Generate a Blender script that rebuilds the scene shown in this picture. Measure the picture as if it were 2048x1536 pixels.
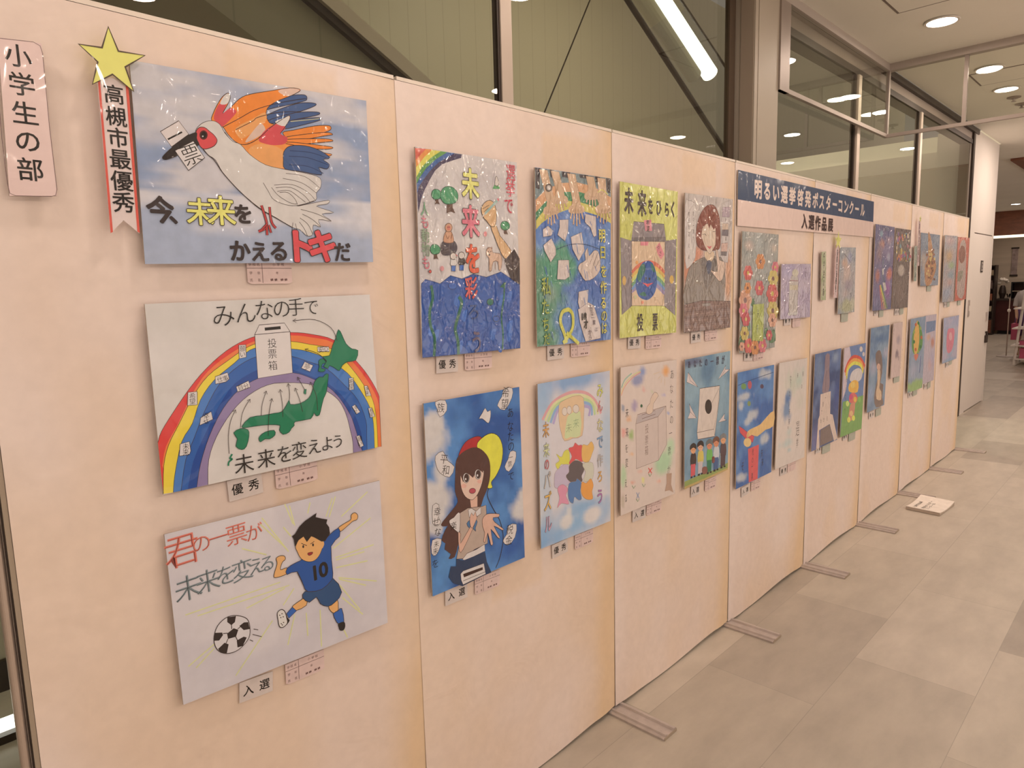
import bpy, math, random
from mathutils import Vector, Matrix
from mathutils.geometry import tessellate_polygon
for o in list(bpy.data.objects): bpy.data.objects.remove(o)
random.seed(4)
sc = bpy.context.scene
COL = bpy.context.collection
# ---------------------------------------------------------------- camera
FPX = 1388.158
CR = Vector((0.6925390486, -0.7209031362, -0.0262361262))
CU = Vector((0.1152322555, 0.0746496629, 0.9905296336))
CF = Vector((0.7121174014, 0.6890036981, -0.1347691009))
CAM = Vector((0, 0, 1.5835))
cd = bpy.data.cameras.new('camera'); cam = bpy.data.objects.new('camera', cd); COL.objects.link(cam)
cd.sensor_width = 36; cd.lens = FPX / 2048 * 36; cd.clip_start = .02; cd.clip_end = 200
M = Matrix((CR, CU, -CF)).transposed().to_4x4(); M.translation = CAM
cam.matrix_world = M
sc.camera = cam
# ---------------------------------------------------------------- world, exposure
w = bpy.data.worlds.new('world'); sc.world = w; w.use_nodes = True
# added warm fill from the side left open, brightest below horizon to lift ceiling
_wt = w.node_tree; _tc = _wt.nodes.new('ShaderNodeTexCoord'); _sp = _wt.nodes.new('ShaderNodeSeparateXYZ')
_mr = _wt.nodes.new('ShaderNodeMapRange'); _mr.inputs[1].default_value = -.12; _mr.inputs[2].default_value = .03
_mr.inputs[3].default_value = 1.5; _mr.inputs[4].default_value = .24
_wt.links.new(_tc.outputs['Generated'], _sp.inputs[0]); _wt.links.new(_sp.outputs['Z'], _mr.inputs[0]); _wt.links.new(_mr.outputs[0], _wt.nodes['Background'].inputs[1])
_wt.nodes['Background'].inputs[0].default_value = (1, .84, .72, 1)
sc.view_settings.view_transform = 'Standard'; sc.view_settings.look = 'None'
sc.view_settings.gamma = 1; sc.view_settings.use_curve_mapping = False
sc.view_settings.exposure = 0.0
LAMP_W = 9.0              # watts of one downlight
LAMP_COL = (1, .80, .665)
sc.cycles.max_bounces = 8
sc.cycles.transparent_max_bounces = 24
sc.cycles.sample_clamp_indirect = 6
sc.cycles.caustics_reflective = False
sc.cycles.caustics_refractive = False

# ---------------------------------------------------------------- geometry of the place
WY = 1.4311                # plane of the display wall
SX = 1.9955                # seam between the second and third panel
PW = .9                    # panel width
PH = 2.105                 # panel height
GY = 1.80                  # plane of the glass curtain wall
CZ = 3.2                   # ceiling

def ray(px): return CF + CR * ((px[0] - 1024) / FPX) - CU * ((px[1] - 768) / FPX)
def onY(px, y):
    a = ray(px); return CAM + a * (y / a.y)
def onX(px, x):
    a = ray(px); return CAM + a * (x / a.x)
def onZ(px, z=0):
    a = ray(px); return CAM + a * ((z - CAM.z) / a.z)

# ---------------------------------------------------------------- colour and materials
def s2l(c):
    c /= 255.0
    return c / 12.92 if c <= .04045 else ((c + .055) / 1.055) ** 2.4
LIT = (.78, .655, .575)    # light falling on the display wall, as the photograph records it
def C(r, g, b):
    return tuple(min(.93, s2l(v) / l) for v, l in zip((r, g, b), LIT))
def H(c, t): return tuple(a * t for a in c)

def mat(name, col, rough=.5, metal=0, coat=0, noise=0, nscale=8, bump=0, bscale=60, emit=0, stretch=(1, 1, 1), spec=.5):
    m = bpy.data.materials.new(name); m.use_nodes = True
    nt = m.node_tree; b = nt.nodes['Principled BSDF']
    b.inputs['Base Color'].default_value = (*col, 1)
    b.inputs['Roughness'].default_value = rough; b.inputs['Metallic'].default_value = metal
    b.inputs['Coat Weight'].default_value = coat
    b.inputs['Specular IOR Level'].default_value = spec
    if emit:
        b.inputs['Emission Color'].default_value = (*col, 1); b.inputs['Emission Strength'].default_value = emit
    tc = nt.nodes.new('ShaderNodeTexCoord'); mp = nt.nodes.new('ShaderNodeMapping')
    mp.inputs['Scale'].default_value = stretch
    nt.links.new(tc.outputs['Object'], mp.inputs['Vector'])
    if noise:
        n = nt.nodes.new('ShaderNodeTexNoise'); n.inputs['Scale'].default_value = nscale; n.inputs['Detail'].default_value = 5
        r = nt.nodes.new('ShaderNodeMapRange'); r.inputs[1].default_value = .3; r.inputs[2].default_value = .7
        r.inputs[3].default_value = 1 - noise; r.inputs[4].default_value = 1 + noise * .5
        mx = nt.nodes.new('ShaderNodeVectorMath'); mx.operation = 'SCALE'
        mx.inputs[0].default_value = col
        nt.links.new(mp.outputs[0], n.inputs['Vector']); nt.links.new(n.outputs[0], r.inputs[0])
        nt.links.new(r.outputs[0], mx.inputs['Scale']); nt.links.new(mx.outputs[0], b.inputs['Base Color'])
    if bump:
        n = nt.nodes.new('ShaderNodeTexNoise'); n.inputs['Scale'].default_value = bscale; n.inputs['Detail'].default_value = 3
        bp = nt.nodes.new('ShaderNodeBump'); bp.inputs['Strength'].default_value = bump; bp.inputs['Distance'].default_value = .005
        nt.links.new(mp.outputs[0], n.inputs['Vector']); nt.links.new(n.outputs[0], bp.inputs['Height'])
        nt.links.new(bp.outputs[0], b.inputs['Normal'])
    return m

def paint_mat(name, rough=.55, coat=0, crumple=0, cscale=22, grain=.05, crough=.07):
    """painted paper: colour from the mesh's paint attribute, optional clear film with creases"""
    m = bpy.data.materials.new(name); m.use_nodes = True
    nt = m.node_tree; b = nt.nodes['Principled BSDF']; N = nt.nodes.new; L = nt.links.new
    at = N('ShaderNodeAttribute'); at.attribute_name = 'paint'
    tc = N('ShaderNodeTexCoord')
    n = N('ShaderNodeTexNoise'); n.inputs['Scale'].default_value = 34; n.inputs['Detail'].default_value = 6
    L(tc.outputs['Object'], n.inputs['Vector'])
    r = N('ShaderNodeMapRange'); r.inputs[1].default_value = .3; r.inputs[2].default_value = .7
    r.inputs[3].default_value = 1 - grain * 1.6; r.inputs[4].default_value = 1 + grain
    L(n.outputs[0], r.inputs[0])
    mx = N('ShaderNodeVectorMath'); mx.operation = 'SCALE'
    L(at.outputs['Color'], mx.inputs[0]); L(r.outputs[0], mx.inputs['Scale']); L(mx.outputs[0], b.inputs['Base Color'])
    b.inputs['Roughness'].default_value = rough; b.inputs['Specular IOR Level'].default_value = .25
    b.inputs['Coat Weight'].default_value = coat; b.inputs['Coat Roughness'].default_value = crough
    b.inputs['Coat IOR'].default_value = 1.9 if crumple > 1 else 1.5
    if crumple:     # clear film drawn into sharp creases
        mp = N('ShaderNodeMapping'); mp.inputs['Scale'].default_value = (1.25, 1, .8); mp.inputs['Rotation'].default_value = (0, .3, 0)
        L(tc.outputs['Object'], mp.inputs['Vector'])
        n1 = N('ShaderNodeTexNoise'); n1.inputs['Scale'].default_value = cscale * .7; n1.inputs['Detail'].default_value = 2
        L(mp.outputs[0], n1.inputs['Vector']); hs = []
        for k, (f_, w_, a_) in enumerate(((.55, .11, 1), (1.5, .16, .55))):
            wv = N('ShaderNodeVectorMath'); wv.operation = 'MULTIPLY_ADD'; wv.inputs[1].default_value = (.05, .05, .05)
            v = N('ShaderNodeTexVoronoi'); v.feature = 'DISTANCE_TO_EDGE'; v.inputs['Scale'].default_value = cscale * f_
            L(n1.outputs[1], wv.inputs[0]); L(mp.outputs[0], wv.inputs[2]); L(wv.outputs[0], v.inputs['Vector'])
            sm = N('ShaderNodeMapRange'); sm.interpolation_type = 'SMOOTHSTEP'; sm.inputs[1].default_value = 0; sm.inputs[2].default_value = w_
            sm.inputs[3].default_value = a_; sm.inputs[4].default_value = 0; L(v.outputs['Distance'], sm.inputs[0]); hs.append(sm)
        msk = N('ShaderNodeMapRange'); msk.inputs[1].default_value = .42; msk.inputs[2].default_value = .62; L(n1.outputs[0], msk.inputs[0])
        ml = N('ShaderNodeMath'); ml.operation = 'MULTIPLY'; L(hs[1].outputs[0], ml.inputs[0]); L(msk.outputs[0], ml.inputs[1])
        ad = N('ShaderNodeMath'); ad.operation = 'ADD'; L(hs[0].outputs[0], ad.inputs[0]); L(ml.outputs[0], ad.inputs[1])
        bp = N('ShaderNodeBump'); bp.inputs['Strength'].default_value = 1; bp.inputs['Distance'].default_value = .0035 * crumple * 20 / cscale
        L(ad.outputs[0], bp.inputs['Height']); L(bp.outputs[0], b.inputs['Coat Normal'])
    return m

def glass_mat(name, tint=(.86, .88, .84)):
    m = bpy.data.materials.new(name); m.use_nodes = True
    nt = m.node_tree; nt.nodes.clear(); N = nt.nodes.new; L = nt.links.new
    o = N('ShaderNodeOutputMaterial'); mx = N('ShaderNodeMixShader'); fr = N('ShaderNodeFresnel'); fr.inputs[0].default_value = 1.5
    t = N('ShaderNodeBsdfTransparent'); t.inputs[0].default_value = (*tint, 1)
    g = N('ShaderNodeBsdfGlossy'); g.inputs['Roughness'].default_value = 0; g.inputs[0].default_value = (.95, .95, .95, 1)
    gm = N('ShaderNodeNewGeometry'); inv = N('ShaderNodeMath'); inv.operation = 'SUBTRACT'; inv.inputs[0].default_value = 1
    L(gm.outputs['Backfacing'], inv.inputs[1]); ml = N('ShaderNodeMath'); ml.operation = 'MULTIPLY'
    L(fr.outputs[0], ml.inputs[0]); L(inv.outputs[0], ml.inputs[1])
    L(ml.outputs[0], mx.inputs[0]); L(t.outputs[0], mx.inputs[1]); L(g.outputs[0], mx.inputs[2]); L(mx.outputs[0], o.inputs[0])
    return m

MT = {}
MT['film'] = paint_mat('painting_under_film', .5, .5, .35, 16)
MT['crumpled'] = paint_mat('painting_under_crumpled_film', .5, 1, 1.7, 24, crough=.07)
MT['sleeve'] = paint_mat('painting_in_wrinkled_sleeve', .5, 1, 4.5, 26, crough=.12)
MT['card'] = paint_mat('printed_card', .55, .1)
MT['laminate'] = paint_mat('laminated_print', .4, .6, .12, 10, .02)
MT['panelpaper'] = paint_mat('cream_cover_paper', .7, 0, 0, grain=.02)
_nt = MT['panelpaper'].node_tree; _n = _nt.nodes.new('ShaderNodeTexNoise'); _n.inputs['Scale'].default_value = 5; _n.inputs['Detail'].default_value = 3; _n.inputs['Distortion'].default_value = 1.2
_b = _nt.nodes.new('ShaderNodeBump'); _b.inputs['Strength'].default_value = .25; _b.inputs['Distance'].default_value = .02
_nt.links.new(_nt.nodes['Texture Coordinate'].outputs['Object'], _n.inputs['Vector']); _nt.links.new(_n.outputs[0], _b.inputs['Height']); _nt.links.new(_b.outputs[0], _nt.nodes['Principled BSDF'].inputs['Normal'])
MT['board'] = mat('foam_board', C(158, 134, 118), .7)
MT['alu'] = mat('aluminium_post', (.62, .52, .46), .32, .7, noise=.1)
MT['foot'] = mat('grey_metal_foot', (.52, .46, .44), .33, .25, noise=.12, nscale=30)
MT['dark'] = mat('dark_bronze_frame', (.045, .030, .024), .45, .2)
MT['black'] = mat('black_gap', (.008, .007, .007), .6)
MT['frame'] = mat('warm_grey_metal', (.36, .30, .265), .45, .25, noise=.06)
MT['mullion'] = mat('pale_mullion', (.66, .56, .48), .4, .15)
MT['white'] = mat('white_wall_paint', (.80, .74, .70), .55, noise=.02, nscale=3)
MT['ceiling'] = mat('ceiling_paint', (.95, .92, .84), .8, noise=.03, nscale=2)
MT['pillar'] = mat('beige_pillar_panel', (.46, .40, .325), .5, noise=.02)
MT['taupe'] = mat('taupe_reveal', (.40, .33, .26), .5)
MT['glass'] = glass_mat('window_glass')
MT['glass2'] = glass_mat('smoke_barrier_glass', (.94, .95, .92))
MT['lamp'] = mat('lamp_diffuser', (1, .93, .84), .4, emit=14)
MT['tube'] = mat('fluorescent_tube', (1, .97, .92), .4, emit=4.0)
MT['trim'] = mat('lamp_trim', (.85, .80, .74), .4)
MT['wood'] = mat('red_brown_wood', (.23, .085, .045), .5, noise=.25, nscale=6, stretch=(.3, 1, 3))
MT['darkwood'] = mat('dark_red_counter', (.055, .012, .012), .35, noise=.3, nscale=4)
MT['ink'] = mat('black_ink', (.012, .010, .010), .6)

# ---------------------------------------------------------------- mesh builder
class MB:
    def __init__(s): s.v = []; s.f = []; s.c = []
    def add(s, vs, fs, col=(.8, .8, .8)):
        n = len(s.v); s.v += [tuple(v) for v in vs]; s.f += [tuple(i + n for i in f) for f in fs]; s.c += [col] * len(vs); return s
    def box(s, a, b, col=(.8, .8, .8)):
        x0, y0, z0 = a; x1, y1, z1 = b
        x0, x1 = sorted((x0, x1)); y0, y1 = sorted((y0, y1)); z0, z1 = sorted((z0, z1))
        v = [(x0, y0, z0), (x1, y0, z0), (x1, y1, z0), (x0, y1, z0), (x0, y0, z1), (x1, y0, z1), (x1, y1, z1), (x0, y1, z1)]
        return s.add(v, [(0, 3, 2, 1), (4, 5, 6, 7), (0, 1, 5, 4), (1, 2, 6, 5), (2, 3, 7, 6), (3, 0, 4, 7)], col)
    def prism(s, pts, axis, a, b, col=(.8, .8, .8)):
        """pts: 2D outline; extruded along axis from a to b"""
        n = len(pts)
        def P(p, t): return {'x': (t, p[0], p[1]), 'y': (p[0], t, p[1]), 'z': (p[0], p[1], t)}[axis]
        v = [P(p, a) for p in pts] + [P(p, b) for p in pts]
        f = [tuple(range(n)), tuple(range(2 * n - 1, n - 1, -1))] + [(i, i + n, (i + 1) % n + n, (i + 1) % n) for i in range(n)]
        return s.add(v, f, col)
    def tube(s, pts, r, n=10, col=(.8, .8, .8)):
        pts = [Vector(p) for p in pts]; rs = r if isinstance(r, (list, tuple)) else [r] * len(pts)
        vs = []; fs = []
        for i, p in enumerate(pts):
            d = (pts[min(i + 1, len(pts) - 1)] - pts[max(i - 1, 0)]).normalized()
            u = d.cross(Vector((0, 0, 1)) if abs(d.z) < .9 else Vector((1, 0, 0))).normalized(); w_ = d.cross(u)
            vs += [p + (u * math.cos(2 * math.pi * k / n) + w_ * math.sin(2 * math.pi * k / n)) * rs[i] for k in range(n)]
        for i in range(len(pts) - 1):
            fs += [(i * n + k, i * n + (k + 1) % n, (i + 1) * n + (k + 1) % n, (i + 1) * n + k) for k in range(n)]
        fs += [tuple(range(n - 1, -1, -1)), tuple((len(pts) - 1) * n + k for k in range(n))]
        return s.add(vs, fs, col)
    def lathe(s, c, prof, n=20, col=(.8, .8, .8)):
        vs = [(c[0] + r * math.cos(2 * math.pi * k / n), c[1] + r * math.sin(2 * math.pi * k / n), c[2] + z) for r, z in prof for k in range(n)]
        m = len(prof)
        fs = [(i * n + k, i * n + (k + 1) % n, (i + 1) * n + (k + 1) % n, (i + 1) * n + k) for i in range(m - 1) for k in range(n)]
        fs += [tuple(range(n - 1, -1, -1)), tuple((m - 1) * n + k for k in range(n))]
        return s.add(vs, fs, col)
    def build(s, name, m, parent=None, loc=None, paint=False, smooth=False):
        me = bpy.data.meshes.new(name)
        o0 = Vector(parent.location if parent is not None else (loc or (0, 0, 0)))
        if parent is not None and parent.parent is not None: o0 = o0 + parent.parent.location
        me.from_pydata([tuple(Vector(v) - o0) for v in s.v], [], s.f); me.update()
        if paint:
            a = me.color_attributes.new('paint', 'FLOAT_COLOR', 'POINT')
            a.data.foreach_set('color', [k for c in s.c for k in (*c, 1)])
        if smooth:
            for p in me.polygons: p.use_smooth = True
        me.materials.append(m)
        o = bpy.data.objects.new(name, me); COL.objects.link(o)
        if parent is not None: o.parent = parent
        else: o.location = o0
        return o
def tag(o, label, cat, group=None, kind=None):
    o['label'] = label; o['category'] = cat
    if group: o['group'] = group
    if kind: o['kind'] = kind
    return o
def thing(name, label, cat, loc, group=None):
    o = bpy.data.objects.new(name, None); COL.objects.link(o); o.location = loc; o.empty_display_size = .1
    return tag(o, label, cat, group)
def struct(o): o['kind'] = 'structure'; return o
# ================================================================ the large structure
def tile_mat():
    m = bpy.data.materials.new('stone_floor_tiles'); m.use_nodes = True
    nt = m.node_tree; b = nt.nodes['Principled BSDF']; N = nt.nodes.new; L = nt.links.new
    tc = N('ShaderNodeTexCoord'); mp = N('ShaderNodeMapping'); mp.inputs['Location'].default_value = (-2.06 + .91 * 20, -.893 + .4335 * 40, 0)
    L(tc.outputs['Object'], mp.inputs['Vector'])
    br = N('ShaderNodeTexBrick'); br.offset = .5; br.offset_frequency = 2; br.squash = 1
    br.inputs['Color1'].default_value = (0, 0, 0, 1); br.inputs['Color2'].default_value = (1, 1, 1, 1); br.inputs['Mortar'].default_value = (.5, .5, .5, 1)
    br.inputs['Scale'].default_value = 1; br.inputs['Mortar Size'].default_value = .0012; br.inputs['Mortar Smooth'].default_value = 0
    br.inputs['Bias'].default_value = 0; br.inputs['Brick Width'].default_value = .91; br.inputs['Row Height'].default_value = .4335
    L(mp.outputs[0], br.inputs['Vector'])
    cr = N('ShaderNodeValToRGB'); cr.color_ramp.interpolation = 'LINEAR'
    e = cr.color_ramp.elements
    e[0].position = 0; e[0].color = (.375, .33, .285, 1); e[1].position = 1; e[1].color = (.535, .48, .415, 1)
    e2 = e.new(.30); e2.color = (.48, .43, .367, 1)
    L(br.outputs['Color'], cr.inputs[0])
    n = N('ShaderNodeTexNoise'); n.inputs['Scale'].default_value = 4.5; n.inputs['Detail'].default_value = 8; n.inputs['Roughness'].default_value = .6
    mp2 = N('ShaderNodeMapping'); mp2.inputs['Scale'].default_value = (.8, 1.8, 1); L(tc.outputs['Object'], mp2.inputs['Vector']); L(mp2.outputs[0], n.inputs['Vector'])
    r = N('ShaderNodeMapRange'); r.inputs[1].default_value = .3; r.inputs[2].default_value = .7; r.inputs[3].default_value = .87; r.inputs[4].default_value = 1.10
    L(n.outputs[0], r.inputs[0])
    sc1 = N('ShaderNodeVectorMath'); sc1.operation = 'SCALE'; L(cr.outputs[0], sc1.inputs[0]); L(r.outputs[0], sc1.inputs['Scale'])
    dk = N('ShaderNodeMapRange'); dk.inputs[3].default_value = 1; dk.inputs[4].default_value = .72; L(br.outputs['Fac'], dk.inputs[0])
    sc2 = N('ShaderNodeVectorMath'); sc2.operation = 'SCALE'; L(sc1.outputs[0], sc2.inputs[0]); L(dk.outputs[0], sc2.inputs['Scale'])
    L(sc2.outputs[0], b.inputs['Base Color']); b.inputs['Roughness'].default_value = .42; b.inputs['Specular IOR Level'].default_value = .35
    return m
MT['floor'] = tile_mat()
def plank_mat(name, col, w_=.28):
    m = bpy.data.materials.new(name); m.use_nodes = True
    nt = m.node_tree; b = nt.nodes['Principled BSDF']; N = nt.nodes.new; L = nt.links.new
    tc = N('ShaderNodeTexCoord'); sp = N('ShaderNodeSeparateXYZ'); L(tc.outputs['Object'], sp.inputs[0])
    mo = N('ShaderNodeMath'); mo.operation = 'PINGPONG'; mo.inputs[1].default_value = w_ / 2; L(sp.outputs['X'], mo.inputs[0])
    lt = N('ShaderNodeMath'); lt.operation = 'LESS_THAN'; lt.inputs[1].default_value = .006; L(mo.outputs[0], lt.inputs[0])
    r = N('ShaderNodeMapRange'); r.inputs[3].default_value = 1; r.inputs[4].default_value = .84; L(lt.outputs[0], r.inputs[0])
    sc1 = N('ShaderNodeVectorMath'); sc1.operation = 'SCALE'; sc1.inputs[0].default_value = col; L(r.outputs[0], sc1.inputs['Scale'])
    L(sc1.outputs[0], b.inputs['Base Color']); b.inputs['Roughness'].default_value = .5
    return m
MT['plank'] = plank_mat('olive_plank_cladding', (.50, .45, .35))
MT['clad'] = plank_mat('escalator_cladding', (.34, .30, .23), .55)

mb = MB(); mb.box((-7, -6, -.2), (26, 7.4, 0)); struct(mb.build('floor', MT['floor']))
mb = MB(); mb.box((-7, -6, CZ), (10.6, 1.765, CZ + .2)); mb.box((10.6, -6, CZ), (21.4, 7, CZ + .2)); struct(mb.build('ceiling', MT['ceiling']))
mb = MB(); mb.box((-7.2, -6, 0), (-7, 7.4, 7)); struct(mb.build('wall_left', MT['white']))
mb = MB(); mb.box((24.2, -6, 0), (24.4, 7, CZ)); struct(mb.build('wall_right', mat('shop_wall_panelling', (.56, .47, .37), .6, noise=.12, nscale=2, stretch=(1, .2, 6))))
mb = MB(); mb.box((-7, 7.0, -.2), (26, 7.2, 7)); struct(mb.build('wall_back', MT['plank']))
mb = MB(); mb.box((-7, 1.95, 6.6), (10.6, 7.0, 6.8)); struct(mb.build('ceiling_hall', MT['ceiling']))
mb = MB(); mb.box((-7, 1.70, CZ + .25), (10.6, 1.80, 6.8)); struct(mb.build('wall_upper', MT['ceiling']))
# white wall past the glass, with its flush door
mb = MB(); mb.box((9.27, 1.785, 0), (9.52, 2.15, CZ)); mb.box((10.545, 1.785, 0), (10.62, 7, CZ)); mb.box((9.52, 1.785, 2.095), (10.545, 2.15, CZ)); mb.box((9.52, 1.835, 0), (10.545, 2.15, 2.095))
struct(mb.build('wall_end', MT['white']))
mb = MB(); mb.box((9.528, 1.787, .012), (10.538, 1.83, 2.083)); dr = struct(mb.build('door_1', MT['white']))
p = onY((1963, 533), 1.787)
mb = MB(); mb.box((p.x - .06, 1.781, p.z - .07), (p.x + .06, 1.786, p.z + .07)); dp = mb.build('sign_plate', MT['dark'], dr)
mb = MB(); mb.box((p.x - .042, 1.7795, p.z - .052), (p.x + .042, 1.7808, p.z + .052)); mb.build('sign_face', mat('sign_face_grey', (.45, .40, .38), .5), dr)
mb = MB(); mb.box((p.x - .02, 1.7785, p.z - .035), (p.x - .008, 1.7796, p.z + .035)); mb.box((p.x + .006, 1.7785, p.z - .03), (p.x + .024, 1.7796, p.z - .016)); mb.box((p.x + .006, 1.7785, p.z + .012), (p.x + .024, 1.7796, p.z + .03)); mb.build('sign_mark', MT['ink'], dr)
mb = MB(); p = onY((1972, 632), 1.787); mb.box((p.x - .03, 1.775, p.z - .06), (p.x + .03, 1.786, p.z + .05)); mb.build('key_cover', MT['foot'], dr)
p = onY((1970, 677), 1.787); mb = MB(); mb.box((p.x - .05, 1.765, p.z - .05), (p.x + .05, 1.786, p.z + .04)); mb.tube([(p.x - .03, 1.775, p.z + .03), (p.x - .03, 1.775, p.z + .085), (p.x + .03, 1.775, p.z + .085), (p.x + .03, 1.775, p.z + .03)], .011); mb.build('padlock', MT['dark'], dr)
# metal switch plate on the white wall, left of the door
a = onY((1940, 600), 1.785); b_ = onY((1937.5, 633), 1.785)
mb = MB(); mb.box((9.40, 1.777, b_.z), (9.47, 1.785, a.z)); s_ = mb.build('plate', MT['foot'], loc=(0, 0, 0))
s_.name = 'wall_switch_plate'; tag(s_, 'narrow grey metal switch plate on the white wall left of the flush door', 'switch')
mb = MB(); mb.box((9.425, 1.772, (a.z + b_.z) / 2 - .03), (9.445, 1.777, (a.z + b_.z) / 2 + .03)); mb.build('switch_button', MT['trim'], s_)
# beige pillar between the two runs of glass
mb = MB(); mb.box((3.775, 1.745, 0), (4.03, 1.868, CZ)); mb.box((3.73, 1.745, 0), (3.766, 1.868, CZ)); mb.box((3.764, 1.753, 0), (3.777, 1.86, CZ)); pl = struct(mb.build('wall_pillar', MT['pillar']))
mb = MB(); mb.box((3.726, 1.752, 0), (3.7305, 1.825, CZ)); mb.build('reveal_panel', MT['taupe'], pl)
# ---- glass curtain wall: panes, mullions, frames
panes = [(-7, .35), (.37, 1.885), (1.955, 3.64)]
k = 1
for x0, x1 in panes:
    mb = MB(); mb.box((x0, 1.855, .02), (x1, 1.867, 6.6)); struct(mb.build('window_%d' % k, MT['glass'])); k += 1
for x0, x1 in [(4.03, 5.43), (5.52, 7.05), (7.14, 9.15)]:
    mb = MB(); mb.box((x0, GY, .02), (x1, GY + .012, 3.03)); struct(mb.build('window_%d' % k, MT['glass'])); k += 1
t = 1
def trim(mb, m):
    global t
    o = struct(mb.build('trim_%d' % t, m)); t += 1; return o
mb = MB(); mb.box((1.898, 1.845, 0), (1.955, 1.878, 6.6)); o = trim(mb, MT['mullion'])
mb = MB(); mb.box((1.885, 1.85, 0), (1.897, 1.875, 6.6)); mb.build('gasket', MT['dark'], o)
mb = MB(); mb.box((3.64, 1.845, 0), (3.705, 1.872, 6.6)); trim(mb, mat('brown_window_frame', (.12, .085, .06), .4, .2))
mb = MB(); mb.box((3.705, 1.862, 0), (3.73, 1.90, 6.6)); trim(mb, MT['black'])
mb = MB(); mb.box((.345, 1.83, 0), (.372, 1.90, 6.6)); trim(mb, MT['dark'])
for x0, x1 in [(5.43, 5.52), (7.05, 7.14)]:
    mb = MB(); mb.box((x0 + .03, 1.776, 0), (x1, 1.82, 3.03)); o = trim(mb, MT['mullion'])
    mb = MB(); mb.box((x0 + .005, 1.79, 0), (x0 + .0295, 1.82, 3.03)); mb.build('gasket', MT['dark'], o)
mb = MB(); mb.box((9.19, 1.78, 0), (9.268, 1.90, CZ)); trim(mb, MT['dark'])
mb = MB(); mb.box((9.12, 1.80, 0), (9.188, 1.90, 3.03)); trim(mb, MT['frame'])
mb = MB(); mb.box((4.03, 1.79, 3.03), (9.19, 1.90, 3.075)); trim(mb, MT['dark'])
mb = MB(); mb.box((4.03, 1.80, 3.075), (9.19, 1.90, 3.15)); trim(mb, MT['frame'])
mb = MB(); mb.box((4.03, 1.77, 3.15), (6.0, 1.90, CZ)); trim(mb, MT['frame'])
mb = MB(); mb.box((6.05, 1.77, 3.15), (9.4, 1.90, CZ)); trim(mb, MT['dark'])
mb = MB(); mb.box((-7, 1.83, CZ - .02), (3.7, 1.93, CZ + .25)); trim(mb, MT['dark'])
# ceiling band the smoke barrier hangs from
mb = MB(); mb.box((5.995, -6, 3.15), (6.06, 1.765, CZ)); mb.box((4.035, 1.735, 3.15), (5.995, 1.765, CZ)); trim(mb, mat('ceiling_channel', (.52, .46, .42), .5, .2))

# wood-faced ceiling and soffit over the shop at the far end
mb = MB(); mb.box((12.0, -6, CZ - .03), (20.5, 1.88, CZ)); trim(mb, MT['wood'])
mb = MB(); mb.box((21.4, -6, 2.62), (21.6, 7, CZ + .2)); trim(mb, MT['wood'])
mb = MB(); mb.box((21.6, -6, 2.9), (24.2, 7, 3.0)); struct(mb.build('ceiling_shop', MT['ceiling']))
mb = MB(); mb.box((21.42, -6, 2.54), (21.75, 7, 2.61)); o = trim(mb, MT['white'])
mb = MB(); mb.box((21.405, -6, 2.55), (21.419, 7, 2.605)); mb.build('cove_light', mat('cove_lamp', (1, .86, .62), .5, emit=2.2), o)
mb = MB(); mb.box((12.9, -6, 0.0005), (13.9, 7, .003)); trim(mb, mat('pale_floor_strip', (.60, .54, .47), .4))

# ================================================================ ceiling lamps
def downlight(x, y, label, z=CZ, power=1.0, r=.085):
    o = thing('ceiling_downlight', label, 'ceiling light', (x, y, z), 'round downlights in the ceiling')
    MB().lathe((x, y, z), [(r + .018, -.004), (r + .014, -.009), (r, -.009), (r, -.002)], 28).build('trim_ring', MT['trim'], o)
    MB().lathe((x, y, z), [(r, -.006), (r * .98, -.0075)], 28).build('diffuser', MT['lamp'], o)
    ld = bpy.data.lights.new('lamp_glow', 'AREA'); ld.shape = 'DISK'; ld.size = 2 * r * .95; ld.energy = LAMP_W * power; ld.color = LAMP_COL
    lo = bpy.data.objects.new('lamp_glow', ld); COL.objects.link(lo); lo.parent = o; lo.location = (0, 0, -.012)
    return o
for x, y, lb in [
    (5.29, 1.24, 'large bright round downlight in the ceiling nearest the top right corner'),
    (6.73, 1.23, 'round downlight beside the second ceiling hatch, past the glass smoke barrier'),
    (7.57, 1.25, 'round downlight just beyond the second ceiling hatch, near the sprinkler'),
]: downlight(x, y, lb)
for x, y, pw in [(9.9, .98, 2.2), (3.0, .95, .62), (1.1, .9, .78), (-.6, .9, .85), (-2.3, .9, .9), (-1.25, -.43, .34), (1.5, -.43, .34), (4.25, -.43, .34), (7.0, -.43, .34), (9.67, -.43, .34), (12.6, -.9, 1), (7.9, .35, .8), (13.5, 2.9, 1), (16.5, 2.9, 1.6), (19.5, 2.9, 2.5), (22.6, 3.0, 1.5),
             (-4, -3, 4.0), (-1.25, -3.2, 3.6), (1.5, -3.2, 3.6), (4.25, -3.2, 3.6), (7, -3.2, 3.6), (9.7, -3.2, 3.6), (16.5, .5, 1)]:  # unseen rear row, power raised so floor bounce brightens the ceiling
    downlight(x, y, 'round downlight in the ceiling before the white end wall' if x == 9.9 else 'round downlight in the ceiling of the far shop' if x > 11 else 'round downlight of the corridor ceiling, seen only mirrored in the window glass', power=pw, z=CZ if x < 21.5 else 2.9)
for k in range(8):  # added unseen row that gives the poster film its glints
    downlight(.6 + 1.5 * k, -1.8, 'small round added spotlight above the corridor, unseen, there for glints in poster film', power=.55, r=.045)
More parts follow.
